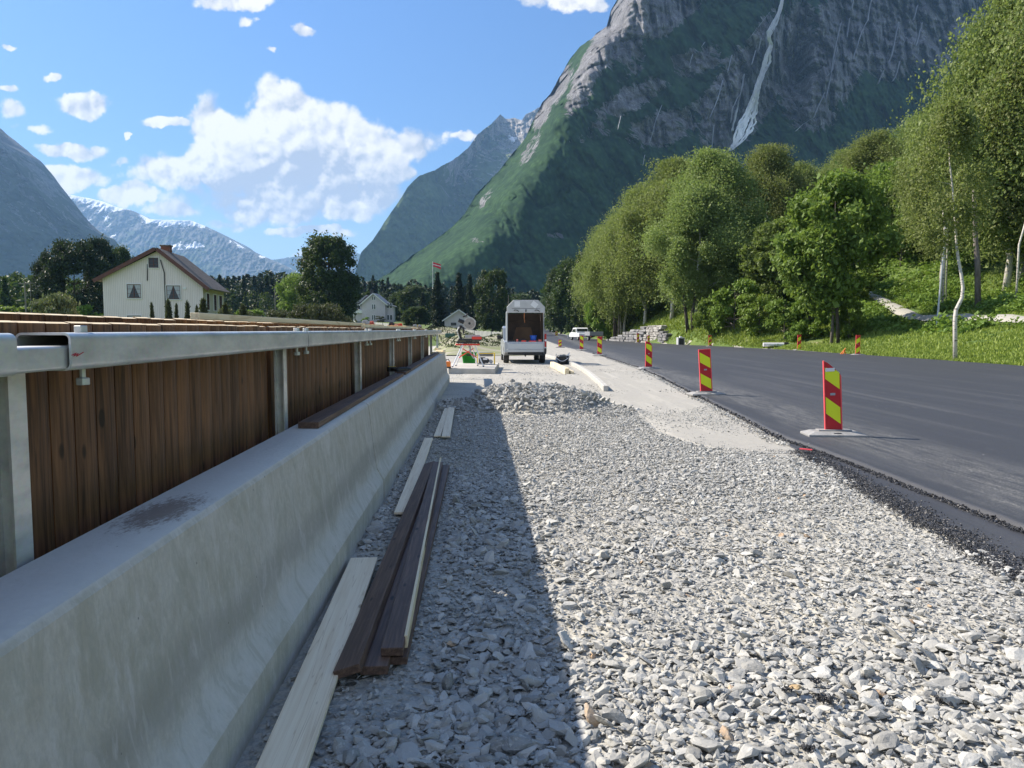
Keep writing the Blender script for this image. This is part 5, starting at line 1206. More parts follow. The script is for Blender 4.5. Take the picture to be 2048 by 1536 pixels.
def rock_main(PX, PY, ys):
    r = np.zeros_like(PX)
    def el(cx, cy, rx, ry, a, rot=0):
        c, s = math.cos(rot), math.sin(rot); u = (PX-cx)*c+(PY-cy)*s; v = -(PX-cx)*s+(PY-cy)*c
        return a*np.clip(1.25-(u/rx)**2-(v/ry)**2, 0, 1)
    for e in ((1300, 30, 110, 60, 1, -.35), (1190, 130, 30, 120, .9, .5), (1240, 90, 60, 70, .8), (1460, 200, 60, 110, .95, .35), (1520, 150, 50, 140, .9, .3), (1600, 120, 60, 120, .9), (1660, 110, 70, 130, 1, .3), (1760, 60, 120, 90, .9), (1850, 110, 120, 110, .55), (1900, 20, 120, 50, .8),
              (1330, 250, 90, 45, .62, -.3), (1260, 200, 90, 30, .55, -.5), (1400, 120, 60, 60, .5), (1200, 260, 60, 25, .4, -.4), (1110, 180, 20, 60, .66, .6), (1085, 230, 14, 40, .62, .5), (1620, 230, 60, 40, .6), (1060, 300, 12, 50, .42, .5), (970, 400, 10, 30, .4, .6), (1120, 470, 30, 8, .35), (960, 480, 30, 8, .3)):
        r = np.maximum(r, el(*e))
    r = r*1.05+.12*np.clip((360-PY)/200, 0, 1)+.04
    veg = np.maximum.reduce([el(1400, 60, 90, 40, 1, -.5), el(1240, 130, 120, 22, .9, -.62), el(1380, 180, 130, 22, .8, -.5), el(1800, 220, 160, 60, 1, -.55), el(1640, 60, 40, 22, .8)])
    return np.clip(r-.45*veg, 0, 1)
MM1 = mtn_mat('mountain_forest_and_cliff', fs=.075, rs=.032)
mountain('mountain', SIL, 640, Dmain, 1000, 430, MM1, 690, 2330, attrs={'rock': rock_main}, seed=11, jag=4)
# ---- waterfalls on the cliff: ribbons of white water with their own thickness
def fall_extra(nt, oc, col, p):
    return cmix(nt, noise(nt, vop(nt, 'MULTIPLY', oc, (1, 1, .15)), .35, 5, .7).ramp(.35, .6), (.74, .77, .82), (.95, .96, .98))
MWF = M('white_water', (.8, .8, .85), rough=.8, extra=fall_extra)
MWS = M('thin_water_streak', (.42, .44, .48), (.28, .29, .33), scale=.08, rough=.8, stretch=(1, 1, .3))
def fall(name, pts, label=None, seed=0, strands=1, par=None):
    mb = MB(); r = np.random.default_rng(seed)
    for sidx in range(strands):
        n = max(14, int(abs(pts[-1][1]-pts[0][1])/3)); tt = np.linspace(0, len(pts)-1, n)
        x = np.interp(tt, range(len(pts)), [p[0] for p in pts]); y = np.interp(tt, range(len(pts)), [p[1] for p in pts]); w_ = np.interp(tt, range(len(pts)), [p[2] for p in pts])
        k = 1 if strands == 1 else .155
        xo = 0 if strands == 1 else (r.random()-.5)*1.15*w_
        x = x+xo+(.9 if strands > 1 else .6)*np.sqrt(w_)*fbm(tt*2.6, tt*0+sidx, o=4, s=seed+sidx); wv = w_*k*(.65+.5*fbm(tt*3, tt*0+5+sidx, o=3, s=seed+9))
        wv = np.clip(wv, .45 if strands == 1 else .9, 99)
        L, R = [], []; rings = []
        for i in range(n):
            D0 = float(Dmain(np.array(x[i]), np.array(y[i])))-34
            a = at(x[i]-wv[i]/2, y[i], D0); b = at(x[i]+wv[i]/2, y[i], D0); rings.append([a, (a+b)/2-Vector((0, 2.0, 0)), b, (a+b)/2+Vector((0, 5, 0))])
        mb.loft(rings)
    o = mb.build(name, MWF if strands > 1 else MWS, smooth=True); o['kind'] = 'structure'; return o
fall('waterfall', [(1566, -8, 3.5), (1560, 22, 5), (1550, 45, 10), (1540, 62, 10), (1538, 75, 5), (1542, 90, 5), (1537, 105, 9), (1533, 125, 14), (1526, 145, 8), (1516, 170, 9), (1510, 195, 12), (1503, 220, 20), (1494, 245, 30), (1484, 268, 30), (1472, 288, 14), (1460, 302, 4)], seed=1, strands=22)
for i, pts in enumerate(([(1489, 148, 2.5), (1484, 175, 3), (1477, 205, 4), (1470, 235, 5), (1464, 262, 6)], [(1478, 190, 1.5), (1466, 215, 3), (1462, 245, 1.5)], [(1523, 76, 1.5), (1518, 100, 1.6)], [(1512, 100, 1.5), (1504, 128, 2)], [(1540, 24, 1.2), (1500, 75, 1.0)],
    [(1745, -5, 2.2), (1740, 12, 2.2), (1736, 40, 2.4), (1723, 65, 2.2), (1714, 95, 2.2), (1706, 120, 1.8)], [(1708, -5, 1.5), (1704, 20, 1.5)], [(1700, 35, 1.3), (1694, 75, 1.2)], [(1797, 44, 1.6), (1790, 80, 2), (1784, 110, 1.8), (1776, 128, 1.2)], [(1845, 45, 1.5), (1838, 70, 2), (1832, 92, 1.4)], [(1836, 10, 1.2), (1827, 40, 1.6)], [(1675, 95, 1.4), (1665, 140, 1.4), (1655, 152, 1.0)], [(1682, 45, 1.3), (1670, 100, 1.5), (1660, 160, 1.5), (1650, 205, 1.2)], [(1650, 185, 1.6), (1636, 215, 1.6), (1628, 235, 1.6), (1606, 248, 2.2), (1592, 262, 3)], [(1800, 122, 1.4), (1793, 150, 1.4), (1786, 162, 1.0)], [(1768, 140, 1.2), (1756, 168, 1.6)],
    [(1446, 160, 2), (1438, 190, 3), (1430, 212, 2), (1420, 235, 1.2)], [(1464, 110, 2.5), (1455, 145, 1.6)], [(1428, 250, 1.6), (1424, 300, 1.5)], [(1242, 232, 2), (1236, 258, 1.6)], [(1324, 210, 1.4), (1312, 240, 1.6), (1300, 285, 1.2)], [(1410, 84, 2.4), (1404, 92, 1.5)], [(1386, 108, 1.5), (1380, 128, 1.2)], [(1290, 310, 1.5), (1286, 330, 1.2)])):
    o = fall('waterfall', pts, seed=20+i)
# ---- second massif, half in light, with snow beds
S2 = [(640, 640), (705, 560), (714, 535), (722, 505), (745, 482), (770, 442), (790, 412), (815, 375), (840, 350), (870, 341), (905, 321), (935, 297), (955, 270), (985, 246), (1001, 229), (1010, 237), (1030, 236), (1044, 240), (1052, 228), (1080, 214), (1110, 190), (1200, 150)]
def D2(PX, PY, ys):
    edge = 886+14*fbm(PY*.03, PY*0, o=3, s=2)+np.clip(345-PY, 0, 99)*.9
    s = 1/(1+np.exp(-(PX-edge)/7.))
    a = (PX-edge)/FPX
    left = 3000*(1+.75*np.minimum(a, 0)); right = -3000*1.0*np.maximum(a, 0)
    h = (600-PY)
    return left+right+h*(1.3+2.6*s)
MM2 = mtn_mat('far_massif', (.06, .09, .03), (.13, .17, .06), (.22, .205, .19), (.42, .39, .35), .018, .007, snow=True)
def sn2(PX, PY, ys): return np.clip(.40+.0*PX, 0, 1)*np.exp(-((PX-1030)/42.)**2-((PY-265-(1030-PX)*.6)/30.)**2)*1.6+.30*np.exp(-((PY-ys-8)/9.)**2)*(PX > 820)*(PX < 960)*1.2
mountain('mountain', S2, 620, D2, 420, 260, MM2, 640, 1200, attrs={'rock': lambda PX, PY, ys: np.clip(.62-.0030*(PY-270)+.1*np.sin(PX*.05)-.2*(PX < 880), 0, 1), 'snow': sn2}, seed=31, jag=3, rough=.5, back=1500)
# ---- near left slope, in shade
S3 = [(-1500, 150), (-700, 110), (-300, 130), (-120, 190), (0, 286), (12, 300), (30, 322), (60, 362), (90, 402), (125, 436), (160, 455), (178, 476), (190, 505), (210, 560), (230, 620)]
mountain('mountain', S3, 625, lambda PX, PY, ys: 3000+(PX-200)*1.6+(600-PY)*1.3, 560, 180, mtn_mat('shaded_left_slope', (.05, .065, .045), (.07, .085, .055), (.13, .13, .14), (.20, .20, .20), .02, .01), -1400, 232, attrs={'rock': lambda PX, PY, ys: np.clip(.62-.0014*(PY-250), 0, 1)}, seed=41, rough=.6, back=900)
# ---- snow-streaked plateau behind it
S4 = [(-100, 420), (60, 380), (90, 386), (150, 391), (200, 402), (235, 414), (262, 421), (300, 438), (340, 440), (380, 441), (410, 451), (440, 466), (470, 486), (500, 500), (540, 518), (600, 545), (660, 590)]
def sn4(PX, PY, ys):
    d = PY-ys; return .37*np.exp(-(d/13.)**2)+.42*np.exp(-((PX-190-d*.3)/60.)**2)*(d < 70)+.34*np.exp(-((PX-330-d*.8)/70.)**2)*(d < 60)+.16*(d < 90)
MM4 = mtn_mat('snowy_plateau', (.045, .065, .04), (.07, .09, .05), (.10, .10, .11), (.17, .17, .17), .012, .0045, snow=True)
mountain('mountain', S4, 610, lambda PX, PY, ys: 6000+(600-PY)*9.5+0*PX, 420, 150, MM4, -60, 660, attrs={'rock': lambda PX, PY, ys: np.clip(.75-.004*(PY-ys), 0, 1), 'snow': sn4}, seed=51, rough=.35, back=2500, jag=2)
S5 = [(420, 560), (500, 526), (560, 517), (600, 513), (620, 508), (650, 505), (690, 500), (710, 503), (735, 515), (800, 560)]
mountain('mountain', S5, 600, lambda PX, PY, ys: 8600+(600-PY)*11+0*PX, 160, 60, MM4, 430, 800, attrs={'rock': lambda PX, PY, ys: .5+0*PX, 'snow': lambda PX, PY, ys: .45*np.exp(-((PY-ys)/9.)**2)+0*PX}, seed=61, rough=.3, back=2500, jag=2)
# ------------------------------------------------------------------ trees
def leaf_mat(name, a, b, trans=.35, rough=.55):
    m = bpy.data.materials.new(name); m.use_nodes = True; nt = m.node_tree; nt.nodes.clear()
    o = nt.nodes.new('ShaderNodeOutputMaterial'); t = attr(nt, 'tint'); c = cmix(nt, t.ramp(0, 1), a, b)
    oi = nt.nodes.new('ShaderNodeObjectInfo'); hv = nt.nodes.new('ShaderNodeHueSaturation')
    nt.links.new(NX(nt, oi.outputs['Random']).ramp(0, 1, .82, 1.18).v, hv.inputs['Value']); nt.links.new(NX(nt, oi.outputs['Random']).ramp(0, 1, .485, .512).v, hv.inputs['Hue']); nt.links.new(c.v, hv.inputs['Color'])
    d = nt.nodes.new('ShaderNodeBsdfPrincipled'); d.inputs['Roughness'].default_value = rough; d.inputs['Specular IOR Level'].default_value = .35; nt.links.new(hv.outputs[0], d.inputs['Base Color'])
    tr = nt.nodes.new('ShaderNodeBsdfTranslucent'); yl = cmix(nt, .5, hv.outputs[0], (.14, .20, .02)); nt.links.new(yl.v, tr.inputs[0])
    mx = nt.nodes.new('ShaderNodeMixShader'); mx.inputs[0].default_value = trans
    nt.links.new(d.outputs[0], mx.inputs[1]); nt.links.new(tr.outputs[0], mx.inputs[2]); nt.links.new(mx.outputs[0], o.inputs[0]); return m
LB = leaf_mat('birch_leaves', (.175, .225, .060), (.32, .38, .135), .52); LM = leaf_mat('maple_leaves', (.11, .19, .035), (.26, .38, .08), .5); LD = leaf_mat('dark_broadleaf', (.024, .048, .014), (.06, .10, .028), .25); LR = leaf_mat('shaded_broadleaf', (.10, .16, .04), (.22, .30, .08), .5)
LS = leaf_mat('spruce_needles', (.012, .026, .014), (.030, .052, .024), .1); LP = leaf_mat('pine_needles', (.016, .032, .017), (.036, .058, .026), .1); LU = leaf_mat('undergrowth_leaves', (.11, .18, .025), (.24, .36, .06), .4); LO = leaf_mat('olive_bush_leaves', (.055, .065, .035), (.12, .12, .07), .2); LY = leaf_mat('flowering_bush_leaves', (.12, .15, .06), (.26, .28, .15), .25)
MBW = M('birch_bark', (.55, .52, .46), (.10, .09, .08), scale=6, rough=.85, stretch=(1, 1, 2.2), lo=.56, hi=.64); MBG = M('grey_bark', (.10, .085, .07), (.20, .175, .15), scale=6, rough=.95, stretch=(1, 1, .3)); MBD = M('dark_bark', (.045, .036, .030), (.085, .07, .055), scale=6, rough=.95, stretch=(1, 1, .3))
def leaves_mesh(name, ctr, size, mat, seed, droop=0, flat=.0, aspect=1.5):
    """one bent quad per leaf spray at each centre"""
    r = np.random.default_rng(seed); n = len(ctr)
    nrm = r.normal(size=(n, 3)); nrm[:, 2] = np.abs(nrm[:, 2])*(1+flat)+flat; nrm /= np.linalg.norm(nrm, axis=1, keepdims=True)
    t = r.normal(size=(n, 3)); t[:, 2] -= droop; t -= (t*nrm).sum(1, keepdims=True)*nrm; t /= np.linalg.norm(t, axis=1, keepdims=True)+1e-9
    b = np.cross(nrm, t); s = size*np.exp(r.normal(0, .28, (n, 1))); L = s*aspect
    c = np.asarray(ctr); fold = nrm*s*.25
    V = np.stack([c-t*L/2, c+b*s/2-fold*.5+t*L*.05, c+t*L/2, c-b*s/2-fold*.5+t*L*.05], 1).reshape(-1, 3)
    F = np.arange(n*4).reshape(n, 4)
    tint = np.repeat(np.clip(r.normal(.5, .24, n), 0, 1), 4)
    return np_mesh(name, V, F, mat, attrs={'tint': ('POINT', tint)})
def crown_birch(seed, n=26000, H=1., weep=1., lo=.27, wide=1.):
    """unit tree: height 1, crown diameter about 1 before scaling; returns leaf centres"""
    r = np.random.default_rng(seed); K = 90; cs = []; rad = []
    for k in range(K):
        h = lo+(1-lo)*r.random()**.85; rr = .5*(np.sin(PI*np.clip((h-lo)/(1.02-lo), 0.02, 1)**.72))**.75
        a = r.random()*2*PI; d = rr*(.35+.65*r.random()**.5); cs.append((d*math.cos(a), d*math.sin(a), h-.03)); rad.append(.06+.085*r.random())
    cs = np.array(cs); rad = np.array(rad); k = r.integers(0, K, n); u = r.normal(size=(n, 3)); u /= np.linalg.norm(u, axis=1, keepdims=True); u *= r.random((n, 1))**.38
    sc_ = np.where(r.random((n, 1)) < .28, 1.75, 1.0); P = cs[k]+u*sc_*rad[k, None]*np.array([1.15, 1.15, .62])
    dr = r.random(n)**1.6*.13*weep; P[:, 2] -= dr*(np.hypot(u[:, 0], u[:, 1])*.7+.3)
    # strand structure: snap horizontal position to hanging strings
    q = .016; P[:, 0] += .6*(np.round(P[:, 0]/q)*q-P[:, 0])*(dr > .04); P[:, 1] += .6*(np.round(P[:, 1]/q)*q-P[:, 1])*(dr > .04)
    P[:, 2] = np.minimum(P[:, 2], 1); return P, cs
def crown_round(seed, n=24000, lo=.18, K=70, top=.8, rr_=(.07, .07)):
    r = np.random.default_rng(seed); cs = []; rad = []
    for k in range(K):
        a = r.random()*2*PI; v = r.random()*2-1; d = (.55+.45*r.random())
        rr = math.sqrt(max(0, 1-v*v)); h = lo+(1-lo)*(.5+.5*v); wv = .5*rr**top*d
        cs.append((wv*math.cos(a), wv*math.sin(a), min(h, .95))); rad.append(rr_[0]+rr_[1]*r.random())
    cs = np.array(cs); rad = np.array(rad); k = r.integers(0, K, n); u = r.normal(size=(n, 3)); u /= np.linalg.norm(u, axis=1, keepdims=True); u *= r.random((n, 1))**.33
    sc_ = np.where(r.random((n, 1)) < .2, 1.6, 1.0); return cs[k]+u*sc_*rad[k, None]*np.array([1.1, 1.1, .7]), cs
def crown_spruce(seed, n=16000, lo=.03, K=None, pw=1.0, gap=.5):
    r = np.random.default_rng(seed); L = 26; P = []
    m = n//(L*9)
    for i in range(L):
        h = lo+(1-lo)*(i+.5)/L; R = .5*(1-(h-lo)/(1-lo))**pw+.012
        for j in range(9):
            a = r.random()*2*PI; ln = R*r.uniform(.72, 1.08); s = r.random(m)**.7*ln
            w_ = (.018+.05*(1-s/ln))*(.6+R)
            x = s*math.cos(a)+r.normal(0, 1, m)*w_*abs(math.sin(a))+r.normal(0, .006, m); y = s*math.sin(a)+r.normal(0, 1, m)*w_*abs(math.cos(a))
            z = h-s*.28*(1-h*.5)+r.normal(0, .009, m)+.04*(s/ln)**2*R
            P.append(np.stack([x, y, z], 1))
    return np.concatenate(P), None
def trunk(mb, H, r0, cs, sx, nl=10, lean=0, seed=0, top=.9, split=1, wig=.02):
    rr = random.Random(seed)
    for s_ in range(split):
        ox = (s_-(split-1)/2)*r0*3; n = 8
        pts = [(ox+lean*(i/n)**1.3+rr.uniform(-wig, wig)*H*(i > 0)*.6+(s_-(split-1)/2)*.09*H*(i/n), rr.uniform(-wig, wig)*H*.5*(i > 0), H*top*i/n-(.25 if i == 0 else 0)) for i in range(n+1)]
        mb.tube(pts, [r0*(1-.86*i/n)*(1.25 if i == 0 else 1) for i in range(n+1)], 7)
        if cs is not None:
            for k in rr.sample(range(len(cs)), min(nl, len(cs))):
                c = Vector((cs[k][0]*sx, cs[k][1]*sx, cs[k][2]*H)); i = max(1, min(n-1, int(n*(c.z/H-.12)/top))); p = Vector(pts[i])
                if (c-p).length < .8: continue
                mid = (p+c)/2+Vector((0, 0, -.03*H)); rb = r0*(1-.86*i/n)*.5
                mb.tube([p, mid, c], [rb, rb*.6, rb*.15], 5, caps=False)
PT = {}
def proto(kind, v):
    key = (kind, v)
    if key in PT: return PT[key]
    H = {'birch': 14, 'maple': 10, 'dark': 13, 'grove': 13, 'spruce': 16, 'pine': 13, 'bush': 2.2, 'young': 2.4, 'round': 17, 'obush': 3, 'ybush': 3}[kind]
    Wd = {'birch': 8.5, 'maple': 9, 'dark': 9, 'grove': 9, 'spruce': 6, 'pine': 10, 'bush': 3, 'young': .9, 'round': 13, 'obush': 4.4, 'ybush': 5}[kind]; sd = v*13+len(kind)
    ls, mt, bk = {'birch': (.10, LB, MBW), 'maple': (.21, LM, MBG), 'dark': (.26, LD, MBD), 'grove': (.26, LR, MBG), 'spruce': (.20, LS, MBD), 'pine': (.24, LP, MBD), 'bush': (.11, LU, MBG), 'young': (.05, LO, MBG), 'round': (.32, LD, MBD), 'obush': (.10, LO, MBG), 'ybush': (.14, LY, MBG)}[kind]
    if kind == 'birch': P, cs = crown_birch(sd, 95000)
    elif kind == 'maple': P, cs = crown_round(sd, 26000, .24, 85, .7)
    elif kind in ('dark', 'grove'): P, cs = crown_round(sd, 24000, .20 if kind == 'grove' else .10, 80, .7)
    elif kind == 'spruce': P, cs = crown_spruce(sd, 17000)
    elif kind == 'pine': P, cs = crown_round(sd, 22000, .16, 90, .6, (.055, .07))
    elif kind == 'round': P, cs = crown_round(sd, 42000, .10, 150, .62, (.06, .07))
    elif kind == 'young': P, cs = crown_spruce(sd, 7000, .04, pw=.55)
    else: P, cs = crown_round(sd, 9000, .02, 40, .6)
    P = P*np.array([Wd, Wd, H]); droop = 1.6 if kind == 'birch' else .3
    lm = leaves_mesh('crown', P, ls, mt, sd+1, droop, .3 if kind in ('maple', 'round', 'dark', 'bush') else 0, 1.5 if kind != 'young' else 4)
    mb = MB(); trunk(mb, H, {'birch': .16, 'maple': .13, 'dark': .24, 'grove': .2, 'spruce': .22, 'pine': .24, 'round': .5}.get(kind, .05), cs if kind not in ('young', 'spruce') else None, Wd, 16, seed=sd, split=2 if kind == 'birch' and v % 2 else 1)
    PT[key] = (lm, mb.mesh('trunk', bk, True), H, Wd); return PT[key]
def tree(kind, v, px, pytop, wpx, Y, label, group, rz=None, pyb=None, dz=0, name=None):
    """stands at distance Y under photo column px; its top reaches row pytop"""
    lm, tm, H, Wd = proto(kind, v); q = at(px, 600, Y); z = float(terrain(q.x, Y))-.1
    if pyb is not None: z = min(z+3, at(px, pyb, Y).z) if abs(z-at(px, pyb, Y).z) < 3 else z
    h = at(px, pytop, Y).z-z; wd = wpx*Y/FPX
    nm = name or {'birch': 'birch_tree', 'maple': 'maple_tree', 'dark': 'broadleaf_tree', 'grove': 'broadleaf_tree', 'spruce': 'spruce_tree', 'pine': 'pine_tree', 'bush': 'bush', 'young': 'young_pine', 'round': 'broadleaf_tree', 'obush': 'bush', 'ybush': 'flowering_bush'}[kind]
    t = empty(nm, (q.x, Y, z), (rz if rz is not None else (px*7+Y*3) % 6.28), label, nm.replace('_', ' ') if 'bush' not in nm else 'bush', group); t.scale = (wd/Wd, wd/Wd, h/H)
    add_mesh('crown', lm, t); add_mesh('trunk' if kind not in ('bush', 'obush', 'ybush') else 'stem', tm, t); return t
GR = 'trees on the slope right of the road'
R = [ # right side: kind, variant, px, top, width px, distance, label
 ('birch', 0, 2010, -40, 300, 57, 'tallest birch at the right edge, its crown cut by the top of the picture'),
 ('birch', 1, 2075, 30, 280, 54, 'birch crown half outside the right edge of the picture'),
 ('birch', 2, 1880, 200, 150, 65, 'broad light birch just left of the tallest one at the right edge'),
 ('birch', 3, 1962, 160, 180, 70, 'birch filling the gap behind the tallest right-hand birch'),
 ('maple', 1, 1800, 330, 140, 74, 'bright tree at the top of the grassy slope left of the grey post'),
 ('birch', 0, 1745, 262, 120, 92, 'pale birch on the skyline above the maple'),
 ('birch', 1, 1835, 232, 130, 96, 'birch on the skyline left of the tallest right-hand crown'),
 ('birch', 3, 1690, 300, 110, 105, 'smaller birch on the skyline right of the weeping birch'),
 ('maple', 0, 1665, 362, 190, 56, 'maple with big bright leaves standing alone by the far verge'),
 ('maple', 2, 1590, 440, 130, 72, 'lower maple just left of the solitary bright one'),
 ('birch', 2, 1532, 294, 118, 92, 'tall weeping birch rising above its neighbours'),
 ('birch', 0, 1595, 325, 90, 96, 'short birch shoulder right of the tall weeping one'),
 ('dark', 0, 1490, 436, 120, 82, 'dark green leafy tree under the tall weeping birch'),
 ('birch', 3, 1420, 300, 150, 84, 'wide birch at the middle of the roadside grove'),
 ('birch', 1, 1345, 322, 150, 90, 'large birch over the grassy slope and stone wall'),
 ('birch', 0, 1395, 370, 150, 80, 'drooping birch with two trunks beside the grassy slope'),
 ('birch', 2, 1290, 372, 130, 98, 'birch left of the largest grove crown'),
 ('birch', 3, 1245, 420, 110, 104, 'olive birch above the white pickup'),
 ('dark', 1, 1440, 480, 110, 86, 'dark tree over the stems by the grey cabinet'),
 ('birch', 1, 1212, 452, 90, 116, 'birch at the left shoulder of the roadside grove'),
 ('dark', 2, 1185, 500, 80, 135, 'dark tree behind the white pickup'),
 ('dark', 0, 1150, 522, 74, 165, 'dark tree beside the road bend'),
 ('dark', 1, 1122, 540, 60, 200, 'dark tree left of the road bend trees'),
 ('dark', 2, 1548, 452, 105, 71, 'dense green tree between the dark leafy one and the solitary maple'),
 ('dark', 2, 1270, 520, 90, 108, 'shaded tree low in the grove behind the stone wall'),
 ('dark', 1, 1335, 500, 100, 112, 'shaded tree deep inside the grove'),
 ('dark', 0, 1560, 500, 110, 84, 'shaded tree behind the lower maple'),
 ('dark', 2, 1720, 440, 120, 86, 'shaded tree behind the solitary maple'),
 ('dark', 1, 1900, 400, 160, 84, 'shaded tree behind the bent birch stem'),
 ('dark', 0, 2030, 400, 160, 78, 'shaded tree behind the right edge birches'),
 ('birch', 2, 2040, 250, 200, 58, 'low hanging birch branch mass at the right edge')]
for k, v, px, top, wp, Y, lb in R: tree('grove' if k == 'dark' and px > 1200 else k, v, px, top, wp*(1.35 if px < 1860 and k == 'birch' else 1.12), Y, lb, GR)
BU = ((1205, 560, 60, 112), (1240, 585, 50, 106), (1470, 560, 90, 70), (1420, 600, 60, 73), (1520, 590, 80, 66), (1570, 600, 70, 62), (1620, 590, 70, 60), (1712, 540, 60, 66), (1740, 540, 60, 74), (1760, 500, 80, 78), (1700, 600, 60, 56), (1600, 640, 40, 60), (1850, 470, 90, 74), (1930, 460, 90, 72), (2010, 460, 90, 68), (1820, 480, 80, 80), (1300, 590, 60, 100))
bo = sorted(b[0] for b in BU); assert len(set(bo)) == len(bo)
for i, (px, top, wp, Y) in enumerate(BU):
    tree('bush', i % 3, px, top, wp, Y, 'leafy bush of the roadside undergrowth, %s from the left' % ORD[bo.index(px)], 'bushes under the roadside trees')
# the bare bent birch stem in front and other visible stems
def stem(pts, Y, r0, r1, label, mat=MBW, tw=True, nm='birch_tree'):
    base = at(pts[0][0], pts[0][1], Y); zt = float(terrain(base.x, Y)); P = [at(x, y, Y+i*.05) for i, (x, y) in enumerate(pts)]
    P[0].z = min(P[0].z, zt)-.2; o = Vector(P[0]); t = empty(nm, o, 0, label, 'tree', 'tree stems in view'); n = len(P)
    MB().tube([p-o for p in P], [r0+(r1-r0)*i/(n-1) for i in range(n)], 10).build('trunk', mat, t, smooth=True)
    if tw:
        rr = random.Random(int(pts[0][0])); mb = MB()
        for k in range(5): i = rr.randrange(n//2, n-1); a = P[i]-o; mb.v and None; MB().tube([a, a+Vector((rr.uniform(-1, 1)*.5, .1, .2)), a+Vector((rr.uniform(-1, 1)*1.1, .1, .35))], [.02, .012, .004], 4).build('twig', mat, t)
    return t
bent = stem([(1913, 674), (1910, 640), (1912, 620), (1924, 596), (1926, 575), (1922, 545), (1917, 520), (1913, 490), (1911, 450), (1908, 410), (1905, 375), (1900, 330), (1898, 280)], 37, .105, .03, 'bent white birch stem standing alone on the grass slope')
stem([(1959, 556), (1955, 520), (1951, 480), (1950, 440), (1948, 380)], 52, .20, .12, 'thick brownish stem right of the bent birch', MBG)
stem([(1888, 530), (1890, 490), (1889, 450), (1886, 420)], 56, .09, .06, 'thin pale stem right behind the grey post', tw=False)
stem([(1896, 500), (1896, 460), (1893, 430)], 60, .07, .05, 'second thin pale stem behind the grey post', tw=False)
stem([(2036, 526), (2038, 490), (2046, 462), (2052, 440)], 50, .07, .05, 'slim pale stem at the right edge of the picture', tw=False)
stem([(1376, 656), (1372, 630), (1368, 600), (1364, 560)], 79, .20, .12, 'left stem of the dark pair beside the grass slope', MBD, False)
stem([(1386, 657), (1384, 630), (1390, 600), (1392, 560)], 78, .19, .12, 'right stem of the dark pair beside the grass slope', MBD, False)
stem([(1230, 654), (1230, 620), (1228, 580), (1226, 545)], 104, .28, .16, 'dark trunk left of the stone wall', MBD, False)
stem([(1238, 653), (1238, 620), (1234, 575)], 103, .18, .10, 'thin trunk beside the dark trunk left of the stone wall', MBG, False)
stem([(1678, 656), (1674, 620), (1670, 580), (1672, 540), (1668, 500)], 55, .13, .06, 'dark stem of the solitary bright maple', MBD, False)
P_, _c = crown_birch(77, 16000, lo=.02, weep=1.5); pb = at(1899, 470, 37.5); pt_ = at(1899, 190, 37.5); hh = pt_.z-pb.z
P_ = P_*np.array([3.6, 3.6, hh])+np.array([pb.x, 37.6, pb.z])-np.array(bent.location); add_mesh('crown', leaves_mesh('crown', P_, .085, LB, 78, 1.6), bent)
# left side and valley floor
L_ = [('pine', 0, 150, 486, 110, 112, 'dark pine with a ragged crown left of the farmhouse'), ('pine', 1, 205, 480, 70, 118, 'pine close against the left wall of the farmhouse'), ('spruce', 0, 120, 530, 60, 125, 'low conifer at the left of the pine group'),
 ('pine', 2, 100, 520, 60, 122, 'pine with side branches reaching left'), ('dark', 0, 246, 500, 50, 140, 'small crown showing just over the farmhouse roof'),
 ('round', 0, 658, 476, 112, 150, 'great round-crowned tree standing alone beyond the screen'), ('maple', 1, 598, 548, 80, 165, 'lighter green tree at the foot of the great round crown'),
 ('dark', 1, 676, 566, 40, 205, 'dark tree between the round tree and the villa'), ('spruce', 1, 875, 545, 62, 172, 'dark spruce right behind the flagpole'), ('spruce', 2, 918, 546, 60, 190, 'spruce between the flagpole and the garage roof'), ('spruce', 0, 940, 549, 52, 200, 'spruce right of the garage ridge'),
 ('dark', 2, 985, 540, 66, 180, 'tall dark birch-shaped tree left of the pickup hatch'), ('dark', 0, 828, 574, 60, 240, 'dark tree right of the villa'), ('spruce', 1, 845, 585, 40, 215, 'small spruce left of the flagpole'), ('dark', 1, 1040, 590, 54, 260, 'rounded tree behind the raised hatch'), ('dark', 2, 1075, 598, 50, 300, 'tree right of the raised hatch near the road'), ('dark', 0, 800, 586, 44, 275, 'dark tree against the right side of the villa')]
for k, v, px, top, wp, Y, lb in L_: tree(k, v, px, top, wp, Y, lb, 'trees on the valley floor')
for i, (px, top, wp, Y, lb) in enumerate(((303, 609, 12, 34, 'small young pine in front of the farmhouse, leftmost'), (336, 603, 20, 34, 'young pine before the farmhouse, second from left'), (352, 610, 12, 35, 'young pine in the middle before the farmhouse'), (374, 606, 15, 34, 'young pine beside the farmhouse corner'), (393, 614, 12, 35, 'low young pine by the farmhouse corner'), (406, 600, 26, 33, 'broadest young pine at the farmhouse corner'), (450, 610, 22, 38, 'young pine right of the farmhouse'), (485, 612, 26, 38, 'young pine left of the white shed'))):
    tree('young', i % 3, px, top, wp*1.5, Y, lb, 'young pines behind the screen')
